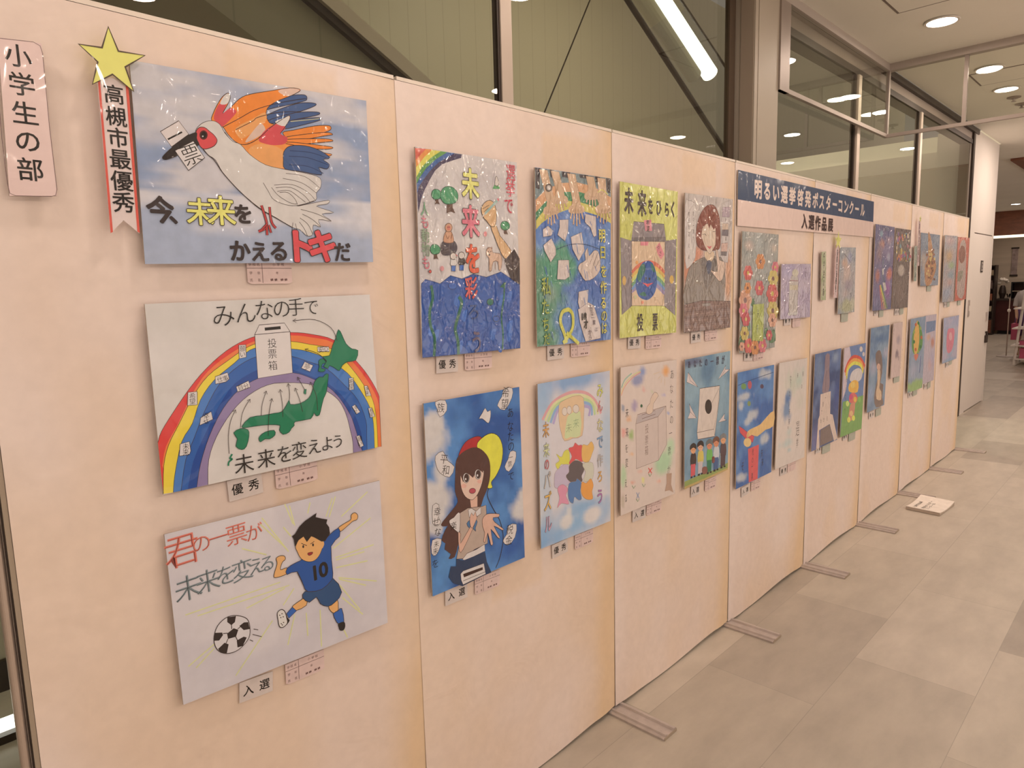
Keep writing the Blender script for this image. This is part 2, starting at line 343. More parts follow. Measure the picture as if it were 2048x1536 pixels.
# hatches, sprinkler, detector
def hatch(x0, y0, x1, y1, lb):
    o = thing('ceiling_hatch', lb, 'ceiling hatch', ((x0 + x1) / 2, (y0 + y1) / 2, CZ), 'access hatches in the ceiling')
    MB().box((x0, y0, CZ - .004), (x1, y1, CZ - .0005)).build('door_leaf', MT['ceiling'], o)
    g = .016
    MB().box((x0 - g, y0 - g, CZ - .002), (x1 + g, y0, CZ)).box((x0 - g, y1, CZ - .002), (x1 + g, y1 + g, CZ)).box((x0 - g, y0, CZ - .002), (x0, y1, CZ)).box((x1, y0, CZ - .002), (x1 + g, y1, CZ)).build('frame_gap', mat('hatch_gap', (.22, .17, .15), .6), o)
hatch(4.47, .93, 4.92, 1.385, 'square access hatch in the ceiling cut by the top edge, before the large downlight')
hatch(6.83, .95, 7.26, 1.375, 'square access hatch in the ceiling past the smoke barrier, between two downlights')
for px, lb in [((2028, 194), 'small round sprinkler head in the ceiling beyond the second hatch'), ((2044, 207), 'small round detector in the ceiling at the right edge of the picture')]:
    p = onZ(px, CZ); o = thing('sprinkler_head', lb, 'sprinkler', p)
    MB().lathe(p, [(.055, 0), (.055, -.008), (.03, -.016), (.022, -.016)], 20).build('cover_plate', MT['frame'], o)
    MB().lathe(p, [(.010, -.016), (.010, -.035), (.02, -.037), (.02, -.040)], 14).build('nozzle', MT['frame'], o)

# ================================================================ glass smoke barrier hanging from the ceiling
o = thing('smoke_barrier', 'hanging glass smoke barrier with thin metal rails turning across the corridor ceiling', 'smoke barrier', (6.02, 1.75, 2.66))
MB().box((4.06, 1.747, 2.69), (6.0, 1.753, 3.15)).build('glass_pane', MT['glass2'], o)
MB().box((6.02, -6, 2.69), (6.026, 1.74, 3.15)).build('glass_pane', MT['glass2'], o)
MB().box((4.04, 1.738, 2.665), (6.03, 1.762, 2.69)).build('bottom_rail', MT['frame'], o)
MB().box((6.01, -6, 2.665), (6.036, 1.738, 2.69)).build('bottom_rail', MT['frame'], o)
MB().box((4.031, 1.735, 2.665), (4.16, 1.765, 3.15)).build('end_rail', MT['frame'], o)
MB().box((6.008, 1.738, 2.69), (6.04, 1.762, 3.15)).build('corner_rail', MT['frame'], o)
for y in (1.24, -.9, -3): MB().box((6.012, y - .012, 2.69), (6.038, y + .012, 3.15)).build('hanger', MT['frame'], o)

# ================================================================ escalator hall behind the glass
m_ = -.49
def esc_top(x): return 3.40 + m_ * (x - 2.55)
o = thing('escalator', 'escalator flank with olive cladding and pale stringer sloping down behind the left panes', 'escalator', (2.5, 4.4, 0))
MB().prism([(-2, esc_top(-2)), (5.8, esc_top(5.8)), (5.8, esc_top(5.8) - 1.15), (-2, esc_top(-2) - 1.15)][::-1], 'y', 4.0, 5.2).build('side_cladding', MT['clad'], o)
MB().prism([(-2, esc_top(-2) + .035), (5.8, esc_top(5.8) + .035), (5.8, esc_top(5.8) - .07), (-2, esc_top(-2) - .07)][::-1], 'y', 3.93, 4.0).build('stringer', MT['mullion'], o)
MB().prism([(-2, esc_top(-2) - .07), (5.8, esc_top(5.8) - .07), (5.8, esc_top(5.8) - .125), (-2, esc_top(-2) - .125)][::-1], 'y', 3.96, 4.0).build('dark_edge', MT['dark'], o)  # dark strip just under the stringer
MB().prism([(-2, esc_top(-2) - .62), (5.8, esc_top(5.8) - .62), (5.8, esc_top(5.8) - 1.17), (-2, esc_top(-2) - 1.17)][::-1], 'y', 3.92, 4.0).build('lower_skirt', mat('dark_olive_skirt', (.22, .175, .12), .5), o)
o = thing('escalator', 'escalator balustrade with two bright lamp tubes sloping down behind the pane by the pillar', 'escalator', (5, 3.2, 0))
def ln(a, b, y, ext=(0, 0)):
    A = onY(a, y); B = onY(b, y); d = B - A; return A - d * ext[0], B + d * ext[1]
a, b_ = ln((1255, 0), (1455, 310), 3.0, (1, .4)); MB().tube([a, b_], .022).build('lower_rail', MT['dark'], o)
c_, d_ = ln((1362, 0), (1455, 140), 3.3, (1, .9)); MB().tube([c_, d_], .012).build('upper_rail', MT['dark'], o)
MB().add([a, b_, d_, c_], [(0, 1, 2, 3)]).add([v + Vector((0, .012, 0)) for v in (a, b_, d_, c_)], [(3, 2, 1, 0)]).build('balustrade_glass', MT['glass2'], o)
a, b_ = ln((1287, 0), (1388, 152), 3.35, (1.2, 0)); MB().tube([a, b_], .07, 16).build('lamp_housing', mat('white_lamp_housing', (.85, .82, .76), .4), o)
a, b_ = ln((1322, 0), (1420, 148), 3.40, (1.2, 0)); MB().tube([a, b_], .075, 16).build('lamp_tube', MT['tube'], o)
a, b_ = ln((1180, 0), (1090, 222), 2.5, (1, .5))
tag(MB().tube([a, b_], .004, 6).build('wire_rope', MT['dark']), 'thin dark wire rope slanting behind the glass pane left of the lamp tubes', 'wire')
o = thing('hall_lamp_bar', 'white lamp bar low behind the glass at the bottom left corner', 'lamp', (.0, 3.0, 0))
MB().box((-1.2, 2.96, 0), (.44, 3.06, .03)).build('base', MT['dark'], o)
MB().box((-1.2, 2.995, .03), (.44, 3.03, .066)).build('lamp_tube', MT['tube'], o)
o = thing('hall_barrier', 'dark low barrier with horizontal rails behind the glass at the lower left edge', 'barrier', (.0, 3.4, 0))
for z0, z1 in ((.0, .13), (.52, .60), (.80, .84)): MB().box((-2, 3.38, z0), (.50, 3.43, z1)).build('rail', MT['dark'], o)
MB().box((-2, 3.40, .13), (.50, 3.41, .80)).build('infill_panel', MT['plank'], o)
for x, y, pw in ((-1.5, 2.7, 26), (2.0, 2.6, 22), (5.2, 2.7, 24), (8, 4.0, 110)):  # unseen lamps added to light the cladding and the back planks
    o = thing('hall_fill_lamp', 'round lamp added unseen high in the escalator hall to light it', 'ceiling light', (x, y, 6.6), 'added lamps in the escalator hall')
    MB().lathe((x, y, 6.6), [(.3, 0), (.3, -.04), (.26, -.05)], 24).build('diffuser', MT['trim'], o)
    ld = bpy.data.lights.new('lamp_glow', 'AREA'); ld.shape = 'DISK'; ld.size = .55; ld.energy = pw; ld.color = (1, .86, .66)
    lo = bpy.data.objects.new('lamp_glow', ld); COL.objects.link(lo); lo.parent = o; lo.location = (0, 0, -.06)
# ================================================================ painting on paper
_gl = {}
def glyph(ch, bold):
    k = (ch, bold)
    if k not in _gl:
        c = bpy.data.curves.new('g', 'FONT'); c.body = ch; c.size = 1; c.offset = bold; c.resolution_u = 3
        ob = bpy.data.objects.new('g', c); COL.objects.link(ob)
        dg = bpy.context.evaluated_depsgraph_get(); me = ob.evaluated_get(dg).to_mesh()
        v = [(a.co.x, a.co.y) for a in me.vertices]; f = [tuple(p.vertices) for p in me.polygons]
        ob.evaluated_get(dg).to_mesh_clear(); bpy.data.objects.remove(ob); bpy.data.curves.remove(c)
        _gl[k] = (v, f)
    return _gl[k]
def hsh(i, j, s):
    n = (i * 374761393 + j * 668265263 + s * 974634777) & 0xffffffff
    n = ((n ^ (n >> 13)) * 1274126177) & 0xffffffff
    return ((n ^ (n >> 16)) & 0xffff) / 65535
def vnoise(x, y, s=0):
    i, j = math.floor(x), math.floor(y); u, v = x - i, y - j
    u = u * u * (3 - 2 * u); v = v * v * (3 - 2 * v)
    a = hsh(i, j, s) * (1 - u) + hsh(i + 1, j, s) * u; b = hsh(i, j + 1, s) * (1 - u) + hsh(i + 1, j + 1, s) * u
    return a * (1 - v) + b * v
def fbm(x, y, s=0): return (vnoise(x, y, s) + .5 * vnoise(2 * x, 2 * y, s + 1) + .25 * vnoise(4 * x, 4 * y, s + 2)) / 1.75
def lerp(a, b, t): return tuple(p + (q - p) * t for p, q in zip(a, b))
def catmull(pts, closed, n=4):
    if len(pts) < 3: return pts
    N = len(pts); out = []
    for i in range(N if closed else N - 1):
        g = (lambda k: pts[k % N]) if closed else (lambda k: pts[max(0, min(N - 1, k))])
        p0, p1, p2, p3 = g(i - 1), g(i), g(i + 1), g(i + 2)
        for k in range(n):
            t = k / n; t2, t3 = t * t, t * t * t
            out.append(tuple(.5 * (2 * b + (c - a) * t + (2 * a - 5 * b + 4 * c - d) * t2 + (3 * b - a - 3 * c + d) * t3) for a, b, c, d in zip(p0, p1, p2, p3)))
    if not closed: out.append(pts[-1])
    return out

STEP = .000016
class Sheet:
    """a drawing on a sheet fixed to the display wall; coordinates are measured on the sheet through a grid (gx, gy, scale)"""
    def __init__(s, quad, grid, base, yf, nx=24, ny=30, wob=0):
        s.gx, s.gy, s.sc = grid; s.yf = yf; s.mb = MB(); s.lay = yf - .0004
        s.q = [s.W(p) for p in quad]; s.quad = quad
        tl, tr, br, bl = s.q
        s.nx, s.ny = nx, ny; s.cols = {}
        s.pos = {}
        for j in range(ny + 1):
            for i in range(nx + 1):
                u, v = i / nx, j / ny
                s.pos[i, j] = lerp(lerp(tl, tr, u), lerp(bl, br, u), v); s.cols[i, j] = base
        s.sx = (abs(quad[1][0] - quad[0][0]) + abs(quad[2][0] - quad[3][0])) / 2
        s.sy = (abs(quad[3][1] - quad[0][1]) + abs(quad[2][1] - quad[1][1])) / 2
    def W(s, p):
        a = onY((s.gx + p[0] / s.sc, s.gy + p[1] / s.sc), s.yf); return (a.x, a.z)
    def uv(s, p):
        tl, tr, br, bl = s.q; x, z = s.W(p)
        ex = (tr[0] - tl[0], tr[1] - tl[1]); ez = (bl[0] - tl[0], bl[1] - tl[1]); d = (x - tl[0], z - tl[1])
        det = ex[0] * ez[1] - ex[1] * ez[0]
        return ((d[0] * ez[1] - d[1] * ez[0]) / det, (ex[0] * d[1] - ex[1] * d[0]) / det)
    def noise(s, ca, cb, fx, fy, seed=0, lo=.35, hi=.65, rect=(0, 0, 1, 1), shear=0):
        for (i, j) in s.cols:
            u, v = i / s.nx, j / s.ny
            if rect[0] <= u <= rect[2] and rect[1] <= v <= rect[3]:
                t = max(0, min(1, (fbm(u * fx + v * shear, v * fy, seed) - lo) / (hi - lo))); s.cols[i, j] = lerp(ca, cb, t)
        return s
    def grad(s, fn):
        for (i, j) in s.cols: s.cols[i, j] = fn(i / s.nx, j / s.ny, s.cols[i, j])
        return s
    def blob(s, c, rx, ry, col, soft=.5, k=1, rag=0, seed=1):
        u0, v0 = s.uv(c); ru, rv = rx / s.sx, ry / s.sy
        for (i, j) in s.cols:
            u, v = i / s.nx, j / s.ny
            d = math.hypot((u - u0) / ru, (v - v0) / rv)
            if rag: d += rag * (fbm(u * 9, v * 9, seed) - .5) * 2
            t = max(0, min(1, (1 - d) / max(soft, .01))) * k
            if t > 0: s.cols[i, j] = lerp(s.cols[i, j], col, t)
        return s
    def _flat(s, w, faces, col):
        s.mb.add([(x, s.lay, z) for x, z in w], faces, col); s.lay -= STEP
    def _fill(s, w, col):
        v = [Vector((x, z, 0)) for x, z in w]
        tr = tessellate_polygon([v]); F = []
        for a, b, c in tr:
            ar = (w[b][0] - w[a][0]) * (w[c][1] - w[a][1]) - (w[c][0] - w[a][0]) * (w[b][1] - w[a][1])
            F.append((a, b, c) if ar > 0 else (a, c, b))
        s._flat(w, F, col)
    def poly(s, pts, col, sm=0, ol=None, lw=4):
        w = [s.W(p) for p in pts]
        if sm: w = catmull(w, True, sm)
        s._fill(w, col)
        if ol is not None: s._rib(w + [w[0]], ol, s.px(pts[0], lw))
        return s
    def px(s, p, n):
        a = s.W((p[0], p[1] - 5)); b = s.W((p[0], p[1] + 5)); return abs(a[1] - b[1]) / 10 * n
    def _rib(s, w, col, wd):
        L = []; R = []
        for i, p in enumerate(w):
            a = w[max(0, i - 1)]; b = w[min(len(w) - 1, i + 1)]
            if i in (0, len(w) - 1) and math.dist(w[0], w[-1]) < 1e-9: a, b = w[-2], w[1]
            dx, dz = b[0] - a[0], b[1] - a[1]; l = math.hypot(dx, dz) or 1
            nx, nz = -dz / l * wd / 2, dx / l * wd / 2
            L.append((p[0] + nx, p[1] + nz)); R.append((p[0] - nx, p[1] - nz))
        n = len(w); s._flat(L + R, [(i, n + i, n + i + 1, i + 1) for i in range(n - 1)], col)
    def line(s, pts, col, lw=4, sm=4):
        w = [s.W(p) for p in pts]; wd = s.px(pts[0], lw)
        s._rib(catmull(w, False, sm) if sm and len(w) > 2 else w, col, wd); return s
    def ell(s, c, rx, ry, col, ol=None, lw=3, rot=0, n=20):
        cr, sr = math.cos(math.radians(rot)), math.sin(math.radians(rot))
        return s.poly([(c[0] + rx * math.cos(a) * cr - ry * math.sin(a) * sr, c[1] + rx * math.cos(a) * sr + ry * math.sin(a) * cr)
                       for a in [2 * math.pi * k / n for k in range(n)]], col, 0, ol, lw)
    def ch(s, t, c, h, col, bold=0, rot=0, asp=1, ol=None, ow=.03, shear=0):
        """one written character, h tall"""
        cx, cz = s.W(c); em = s.px(c, h) / .9
        cr, sr = math.cos(math.radians(rot)), math.sin(math.radians(rot))
        for b, cc in ([(bold + ow, ol)] if ol is not None else []) + [(bold, col)]:
            v, f = glyph(t, round(min(b, 0), 4))
            if not v: continue
            W = []
            dirs = [(0, 0)] if b <= 0 else [(b * math.cos(q * math.pi / 3), b * math.sin(q * math.pi / 3)) for q in range(6)]
            if b > .03: dirs += [(b * math.cos(q * math.pi / 3 + .52), b * math.sin(q * math.pi / 3 + .52)) for q in range(6)] + [(0, 0)]
            for ox, oz in dirs:     # the brush thickens each stroke
                W = []
                for x, y in v:
                    x = (x - .5 + ox) * em * asp; y = (y - .38 + oz) * em; x += y * shear
                    W.append((cx + x * cr - y * sr, cz + x * sr + y * cr))
                s.mb.add([(x, s.lay, z) for x, z in W], f, cc); s.lay -= .000005
            s.lay -= STEP
        return s
    def text(s, t, pts, h, col, **k):
        """characters spread evenly from the first point to the last, or one point each"""
        n = len(t)
        if len(pts) == 2 and n > 2: pts = [lerp(pts[0], pts[1], i / (n - 1)) for i in range(n)]
        for i, (c, p) in enumerate(zip(t, pts)):
            if c != ' ': s.ch(c, p, h[0] + (h[1] - h[0]) * i / max(1, n - 1) if isinstance(h, tuple) else h, col, **k)
        return s
    def sheet_mesh(s):
        """the painted sheet (grid) joined with everything drawn on it"""
        m = MB(); idx = {}
        for j in range(s.ny + 1):
            for i in range(s.nx + 1):
                idx[i, j] = len(m.v); x, z = s.pos[i, j]; m.v.append((x, s.yf - .0003, z)); m.c.append(s.cols[i, j])
        for j in range(s.ny):
            for i in range(s.nx): m.f.append((idx[i, j], idx[i, j + 1], idx[i + 1, j + 1], idx[i + 1, j]))
        n = len(m.v); m.v += s.mb.v; m.c += s.mb.c; m.f += [tuple(i + n for i in f) for f in s.mb.f]
        glare_veil = {'sleeve': .20, 'crumpled': .03}.get(s.film, 0)      # glare haze mixed into the sheet colours
        if glare_veil: m.c = [lerp(c, (.46, .44, .44), glare_veil) for c in m.c]
        return m
    def slab(s, yb, grow=0):
        m = MB(); cx = sum(p[0] for p in s.q) / 4; cz = sum(p[1] for p in s.q) / 4
        q = [(p[0] + grow * (1 if p[0] > cx else -1), p[1] + grow * (1 if p[1] > cz else -1)) for p in s.q]
        m.prism([q[3], q[2], q[1], q[0]], 'y', s.yf, yb)
        return m

BACK = WY - .0130; FRONT = WY - .0175
WHITE = C(207, 185, 175); INK = (.022, .018, .017)
def poster(label, quad, grid, base, film='film', nx=24, ny=30, yf=FRONT, yb=BACK, group='competition posters on the display wall'):
    sh = Sheet(quad, grid, base, yf, nx, ny); sh.label = label; sh.film = film; sh.yb = yb; sh.group = group
    return sh
def hang(sh, name='poster', cat='poster'):
    bx = (sh.q[3][0] + sh.q[2][0]) / 2; bz = min(sh.q[3][1], sh.q[2][1])
    o = thing(name, sh.label, cat, (bx, sh.yf, bz), sh.group)
    sh.slab(sh.yb).build('backing_board', MT['board'], o)
    if sh.yb < WY - .009:       # foam pad that holds the board off the panel
        cx = sum(p[0] for p in sh.q) / 4; cz = sum(p[1] for p in sh.q) / 4; hw = abs(sh.q[1][0] - sh.q[0][0]) * .22
        MB().box((cx - hw, sh.yb + .0001, cz - hw), (cx + hw, WY - .0012, cz + hw)).build('mounting_pad', MT['board'], o)
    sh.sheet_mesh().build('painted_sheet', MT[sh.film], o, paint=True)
    return o

CARD_P = C(214, 180, 170)
def card(kind, bl, br, where, h=None, tone=None, tilt=0):
    """award card (two characters) or entry slip (ruled table) tucked under a poster; bl, br its lower corners"""
    y0 = WY - .0046; a = onY(bl, y0); b = onY(br, y0)
    h = h or (.050 if kind == 'slip' else .046)
    dx, dz = b.x - a.x, b.z - a.z; wd = math.hypot(dx, dz); ux, uz = dx / wd, dz / wd; px_, pz = -uz, ux
    P = lambda u, v: (a.x + ux * u * wd + px_ * v * h, a.z + uz * u * wd + pz * v * h)
    s = Sheet.__new__(Sheet); s.mb = MB(); s.yf = y0; s.lay = y0 - .0003
    far = bl[0] > 1480
    base = tone or (CARD_P if kind == 'slip' else WHITE)
    if kind == 'slip':
        nm, cat = 'entry_slip', 'slip'
        lab = 'pinkish ruled entry slip tucked under ' + where
        c = .08
        out = [P(c, 0), P(1 - c, 0), P(1, c * .9), P(1, 1), P(0, 1), P(0, c * .9)]
    else:
        nm, cat = 'award_card', 'card'
        lab = ('white award card reading %s tucked under ' % kind) + where
        out = [P(0, 0), P(1, 0), P(1, 1), P(0, 1)]
    if tone is not None: lab = lab.replace('pinkish', 'grey green')
    o = thing(nm, lab, cat, ((a.x + b.x) / 2, y0, min(a.z, b.z)), 'entry slips under the posters' if kind == 'slip' else 'award cards under the posters')
    m = MB(); m.prism(out, 'y', y0, WY - .0033, base)
    def rule(u0, v0, u1, v1, t=.0009):
        s._rib([P(u0, v0), P(u1, v1)], C(95, 62, 58), t)
    def glyphs(t, us, v, hh, col=INK, bold=.0):
        em = hh * h / .9
        for ch_, u in zip(t, us):
            vv, f = glyph(ch_, bold); c0 = P(u, v)
            s._flat([(c0[0] + ((x - .5) * ux + (y - .38) * px_) * em, c0[1] + ((x - .5) * uz + (y - .38) * pz) * em) for x, y in vv], f, col)
    if kind == 'slip':
        if tone is None:
            rule(0, .66, 1, .66); rule(.33, .04, .33, 1)
            if not far or bl[0] < 1545:
                ic = C(120, 88, 82)
                glyphs('学校名', (.07, .16, .25), .82, .13, ic); glyphs('学年', (.08, .25), .46, .13, ic); glyphs('氏名', (.08, .25), .16, .13, ic)
                glyphs('小学校', (.60, .70, .80), .82, .13, ic); glyphs('年', (.66,), .46, .12, ic)
                for k in range(4): s._rib([P(.5 + .09 * k + (.05 if k > 1 else 0), .16), P(.56 + .09 * k + (.05 if k > 1 else 0), .18)], ic, .0045)
    else:
        glyphs(kind, (.26, .74), .50, .50 if not far else .46, INK, .0); glyphs(kind, (.268, .748), .50, .50 if not far else .46, INK, .0); glyphs(kind, (.264, .744), .512, .50 if not far else .46, INK, .0)
    m2 = MB(); m2.v, m2.f, m2.c = m.v, m.f, m.c
    n = len(m2.v); m2.v += s.mb.v; m2.c += s.mb.c; m2.f += [tuple(i + n for i in f) for f in s.mb.f]
    m2.build('printed_paper', MT['card'], o, paint=True)
    return o

# ================================================================ display panels
CREAM = (.88, .752, .69); CREAM2 = (.91, .80, .765); STAIN = (.86, .655, .44)
PANEL_LABELS = ['cream paper covered display panel at the left edge, carrying the vertical name sign',
                'cream paper covered display panel carrying the three landscape posters',
                'cream paper covered display panel holding the underwater rainbow poster and the balloon girl poster',
                'cream paper covered display panel holding the yellow poster and the newsreader poster',
                'cream paper covered display panel under the left half of the blue title banner',
                'cream paper covered display panel under the right half of the blue title banner',
                'cream paper covered display panel just right of the blue title banner',
                'cream paper covered display panel at the far end of the row beside the dark frame']
FIRST = SX - 2 * PW   # left end of the row (panel 0 reaches out of the frame only a little)
def display_panel(k):
    x0 = SX + (k - 2) * PW; x1 = x0 + PW
    o = thing('display_panel', PANEL_LABELS[k], 'display panel', ((x0 + x1) / 2, WY + .01, 0), 'row of display panels')
    # paper cover: a sheet that swells and pleats near the posts
    nx, ny = 44, 70; m = MB(); rnd = random.Random(k)
    e0 = -.0006 if k else .03
    for j in range(ny + 1):
        for i in range(nx + 1):
            u, v = i / nx, j / ny
            u = u ** 1.0
            x = x0 + e0 + u * (PW - e0 + .0004)
            low = max(0, 1 - v / .30) ** 1.5
            zb = .012 + .006 * math.sin(u * 7 + k) * 1.0
            z = zb + v * (PH - zb - .006)
            yy = .0012 * (fbm(u * 3, v * 5, 30 + k) - .5) + .0016 * math.sin(v * 60 + fbm(u * 6, v * 3, k) * 9) * fbm(u * 4, v * 2, k + 5) ** 3 * (1 if v > .8 else .25)
            re = max(0, (u - .90) / .10); le = max(0, (.05 - u) / .05)
            yy += .0016 * re * re
            pl = math.exp(-((u - .10 - .25 * v) / .05) ** 2) * low * .010 + math.exp(-((u - .92 + .28 * v) / .05) ** 2) * low * .014
            yy += -pl * .35 + .002 * low * max(0, (u - .75) / .25)
            yy = max(-.0025, yy)
            m.v.append((x, WY + .0008 + yy, z))
            st = max(0, min(1, (u - .84) / .16)) * (.35 + .6 * fbm(u * 3, v * 6, 60 + k)) + low * max(0, (u - .68) / .32) * .7
            st += .25 * max(0, min(1, (fbm(u * 2.2, v * 4, 90 + k) - .52) / .2))
            c = lerp(CREAM, CREAM2, max(0, min(1, (fbm(u * 3 + 7, v * 4, 12 + k) - .4) * 3 + max(0, (.10 - u) / .1))))
            m.c.append(lerp(c, STAIN, max(0, min(.9, st * 1.2))))
    for (u0, v0, u1, v1) in [(.52, .93, .80, .995), (.56, .50, .78, .56)] if k != 1 else [(.30, .30, .55, .38), (.60, .92, .93, .975)]:
        for j in range(ny + 1):
            for i in range(nx + 1):
                u, v = i / nx, j / ny
                if u0 < u < u1 and v0 < v < v1:
                    q = j * (nx + 1) + i; m.c[q] = lerp(m.c[q], STAIN, .35)
    for j in range(ny):
        for i in range(nx):
            q = j * (nx + 1) + i; m.f.append((q, q + 1, q + nx + 2, q + nx + 1))
    m.build('paper_cover', MT['panelpaper'], o, paint=True, smooth=True)
    MB().box((x0 + .012, WY + .012, .02), (x1 - .004, WY + .034, PH)).build('board_core', MT['board'], o)
    MB().box((x0 + .006, WY + .0008, PH - .005), (x1 - .003, WY + .036, PH + .004)).build('top_edge', mat('pale_top_edge', (.86, .78, .70), .35), o)
    for a in (0, 1) if k == 0 else (1,):
        xx = x0 - .002 if a == 0 else x1
        if a == 0:
            MB().lathe((xx + .0125, WY + .016, 0), [(.0085, .02), (.0085, PH), (.006, PH + .012)], 20).build('post', MT['alu'], o)
            MB().box((xx + .0235, WY + .002, .02), (xx + .0315, WY + .03, PH)).build('edge_channel', MT['taupe'], o); MB().box((xx + .0213, WY + .006, .02), (xx + .0234, WY + .03, PH)).build('channel_gap', MT['dark'], o)
        else:
            MB().box((xx - .003, WY + .012, .02), (xx + .012 if k < 7 else xx + .006, WY + .034, PH)).build('post', MT['alu'], o)
        # T foot lying on the floor, ribbed, running out in front of the panel
        fx = xx + .004; f = MB()
        f.prism([(fx - .042, 0), (fx + .042, 0), (fx + .042, .007), (fx + .036, .015), (fx + .024, .016), (fx + .020, .009), (fx - .018, .009), (fx - .021, .016), (fx - .027, .016), (fx - .030, .010), (fx - .036, .010), (fx - .042, .007)][::-1], 'y', WY - .232, WY + .26)
        ft = f.build('foot', MT['foot'], o)
        MB().box((fx - .040, WY - .2345, .0005), (fx + .040, WY - .2322, .011)).build('end_cap', MT['taupe'], ft)
for k in range(8): display_panel(k)
# ================================================================ the nearest panels
# --- vertical name sign
s = poster('tall pale pink name sign with rounded corners and black brush characters, at the left edge',
           [(-12, 190), (212, 222), (292, 1003), (48, 1003)], (0, 0, 2.56), C(216, 182, 172), 'laminate', group=None, nx=2, ny=2)
fr = [(-12, 195), (170, 215), (205, 235), (218, 275), (252, 640), (291, 970), (285, 1000), (262, 1006), (80, 1002), (50, 990), (38, 940), (8, 700), (-14, 420)]
s.line(fr, C(110, 80, 78), 3, 0)
s.text('小学生の部', [(92, 285), (112, 432), (128, 580), (142, 722), (155, 868)], 112, INK, bold=.010, asp=1.0)
o = hang(s, 'name_sign', 'sign')
# --- star and ribbon award
YEL = C(216, 204, 112)
RB = FRONT - .004
g = (0, 0, 2.56)
base = onY((215, 480), RB)
o = thing('award_ribbon', 'yellow paper star with a hanging white ribbon edged in red, beside the bird poster', 'award ribbon', base)
s = Sheet([(497, 400), (650, 400), (714, 1192), (566, 1192)], g, WHITE, RB, 1, 1)
rib = [(497, 400), (650, 400), (714, 1195), (633, 1128), (567, 1195)]
mb = MB(); w = [s.W(p) for p in rib]; mb.prism(w[::-1], 'y', RB, RB + .0012, C(212, 186, 178)); s.mb, sm = MB(), mb
s.poly([(500, 400), (511, 400), (578, 1188), (566, 1193)], C(206, 84, 70)); s.poly([(640, 400), (654, 400), (716, 1193), (703, 1186)], C(206, 84, 70))
s.text('高槻市最優秀', [(583, 483), (594, 597), (604, 705), (615, 815), (624, 926), (632, 1036)], (92, 100), INK, bold=.012)
n = len(sm.v); sm.v += s.mb.v; sm.c += s.mb.c; sm.f += [tuple(i + n for i in f) for f in s.mb.f]
sm.build('ribbon_tail', MT['laminate'], o, paint=True)
s = Sheet([(497, 400), (650, 400), (714, 1192), (566, 1192)], g, WHITE, RB - .004, 1, 1)
star = [(554, 137), (606, 262), (742, 284), (641, 343), (684, 468), (576, 381), (473, 432), (500, 317), (402, 226), (522, 244)]
w = [s.W(p) for p in star]; mb = MB(); mb.prism(w[::-1], 'y', RB - .004, RB - .0026, YEL); s._rib(w + [w[0]], C(80, 62, 50), .0032)
n = len(mb.v); mb.v += s.mb.v; mb.c += s.mb.c; mb.f += [tuple(i + n for i in f) for f in s.mb.f]
mb.build('star', MT['laminate'], o, paint=True)

# --- bird poster
GA = (240, 100, 3.2)
s = poster('landscape poster of a white ibis with orange and blue wings carrying ballots', [(60, 64), (1575, 325), (1620, 1357), (160, 1370)], GA, WHITE, 'film', 50, 44)
s.noise(C(134, 142, 166), C(190, 178, 178), 3.0, 9, 3, .36, .62, shear=2.2)
s.blob((700, 1200), 900, 300, C(192, 180, 184), .9, .6).blob((300, 1300), 330, 130, C(150, 156, 178), .9, .8, .4).blob((1100, 820), 300, 200, C(186, 172, 170), .8, .6)
s.noise(C(158, 160, 176), C(200, 188, 188), 3, 8, 17, .36, .62, (0, .62, 1, 1), 1)
K = C(58, 42, 38); OR = C(218, 122, 52); OR2 = C(216, 146, 88); BL = C(66, 84, 122); RD = C(196, 72, 76); BW = C(200, 186, 178)
s.poly([(258, 522), (375, 453), (440, 540), (330, 620)], C(204, 186, 180), 0, K, 5)
s.ch('一', (352, 550), 110, INK, rot=32)
# far wing, finger feathers
for pts in ([(930, 380), (1000, 322), (1090, 292), (1178, 287), (1196, 310), (1170, 330), (1000, 368)], [(940, 420), (1040, 372), (1150, 340), (1240, 340), (1248, 357), (1150, 395), (960, 450)],
            [(950, 450), (1120, 402), (1260, 397), (1268, 415), (1150, 440), (980, 470)], [(985, 478), (1130, 445), (1272, 433), (1278, 450), (1170, 480), (1050, 505)]):
    s.poly(pts, BL, 4, K, 4)
s.poly([(586, 455), (598, 400), (622, 350), (655, 300), (690, 276), (706, 300), (690, 345), (656, 408), (705, 370), (765, 312), (830, 284), (960, 262), (1085, 243), (1150, 252), (1140, 270), (1075, 300), (1000, 330), (945, 370), (935, 420), (955, 465), (985, 480), (930, 520), (880, 570), (805, 605), (745, 592), (690, 540), (655, 490)], OR, 3, K, 4)
s.poly([(600, 440), (612, 385), (640, 340), (680, 335), (672, 370), (655, 408), (705, 372), (745, 392), (720, 430), (655, 490), (630, 470)], RD, 3)
s.poly([(640, 345), (662, 298), (690, 279), (704, 300), (684, 345)], BW, 3)
s.poly([(1010, 262), (1085, 245), (1145, 253), (1135, 270), (1070, 296)], C(206, 168, 150), 3)
s.poly([(740, 500), (850, 440), (925, 400), (935, 450), (880, 500), (800, 560), (760, 560)], OR2, 3)
s.poly([(900, 470), (930, 510), (900, 545), (850, 575), (800, 590), (850, 520)], C(204, 168, 150), 3)
s.line([(655, 495), (760, 440), (860, 385), (990, 345), (1110, 322), (1190, 312)], K, 4).line([(740, 510), (850, 455), (880, 432), (1010, 400), (1150, 395)], K, 4).line([(1090, 458), (1275, 440)], C(190, 180, 130), 4, 0)
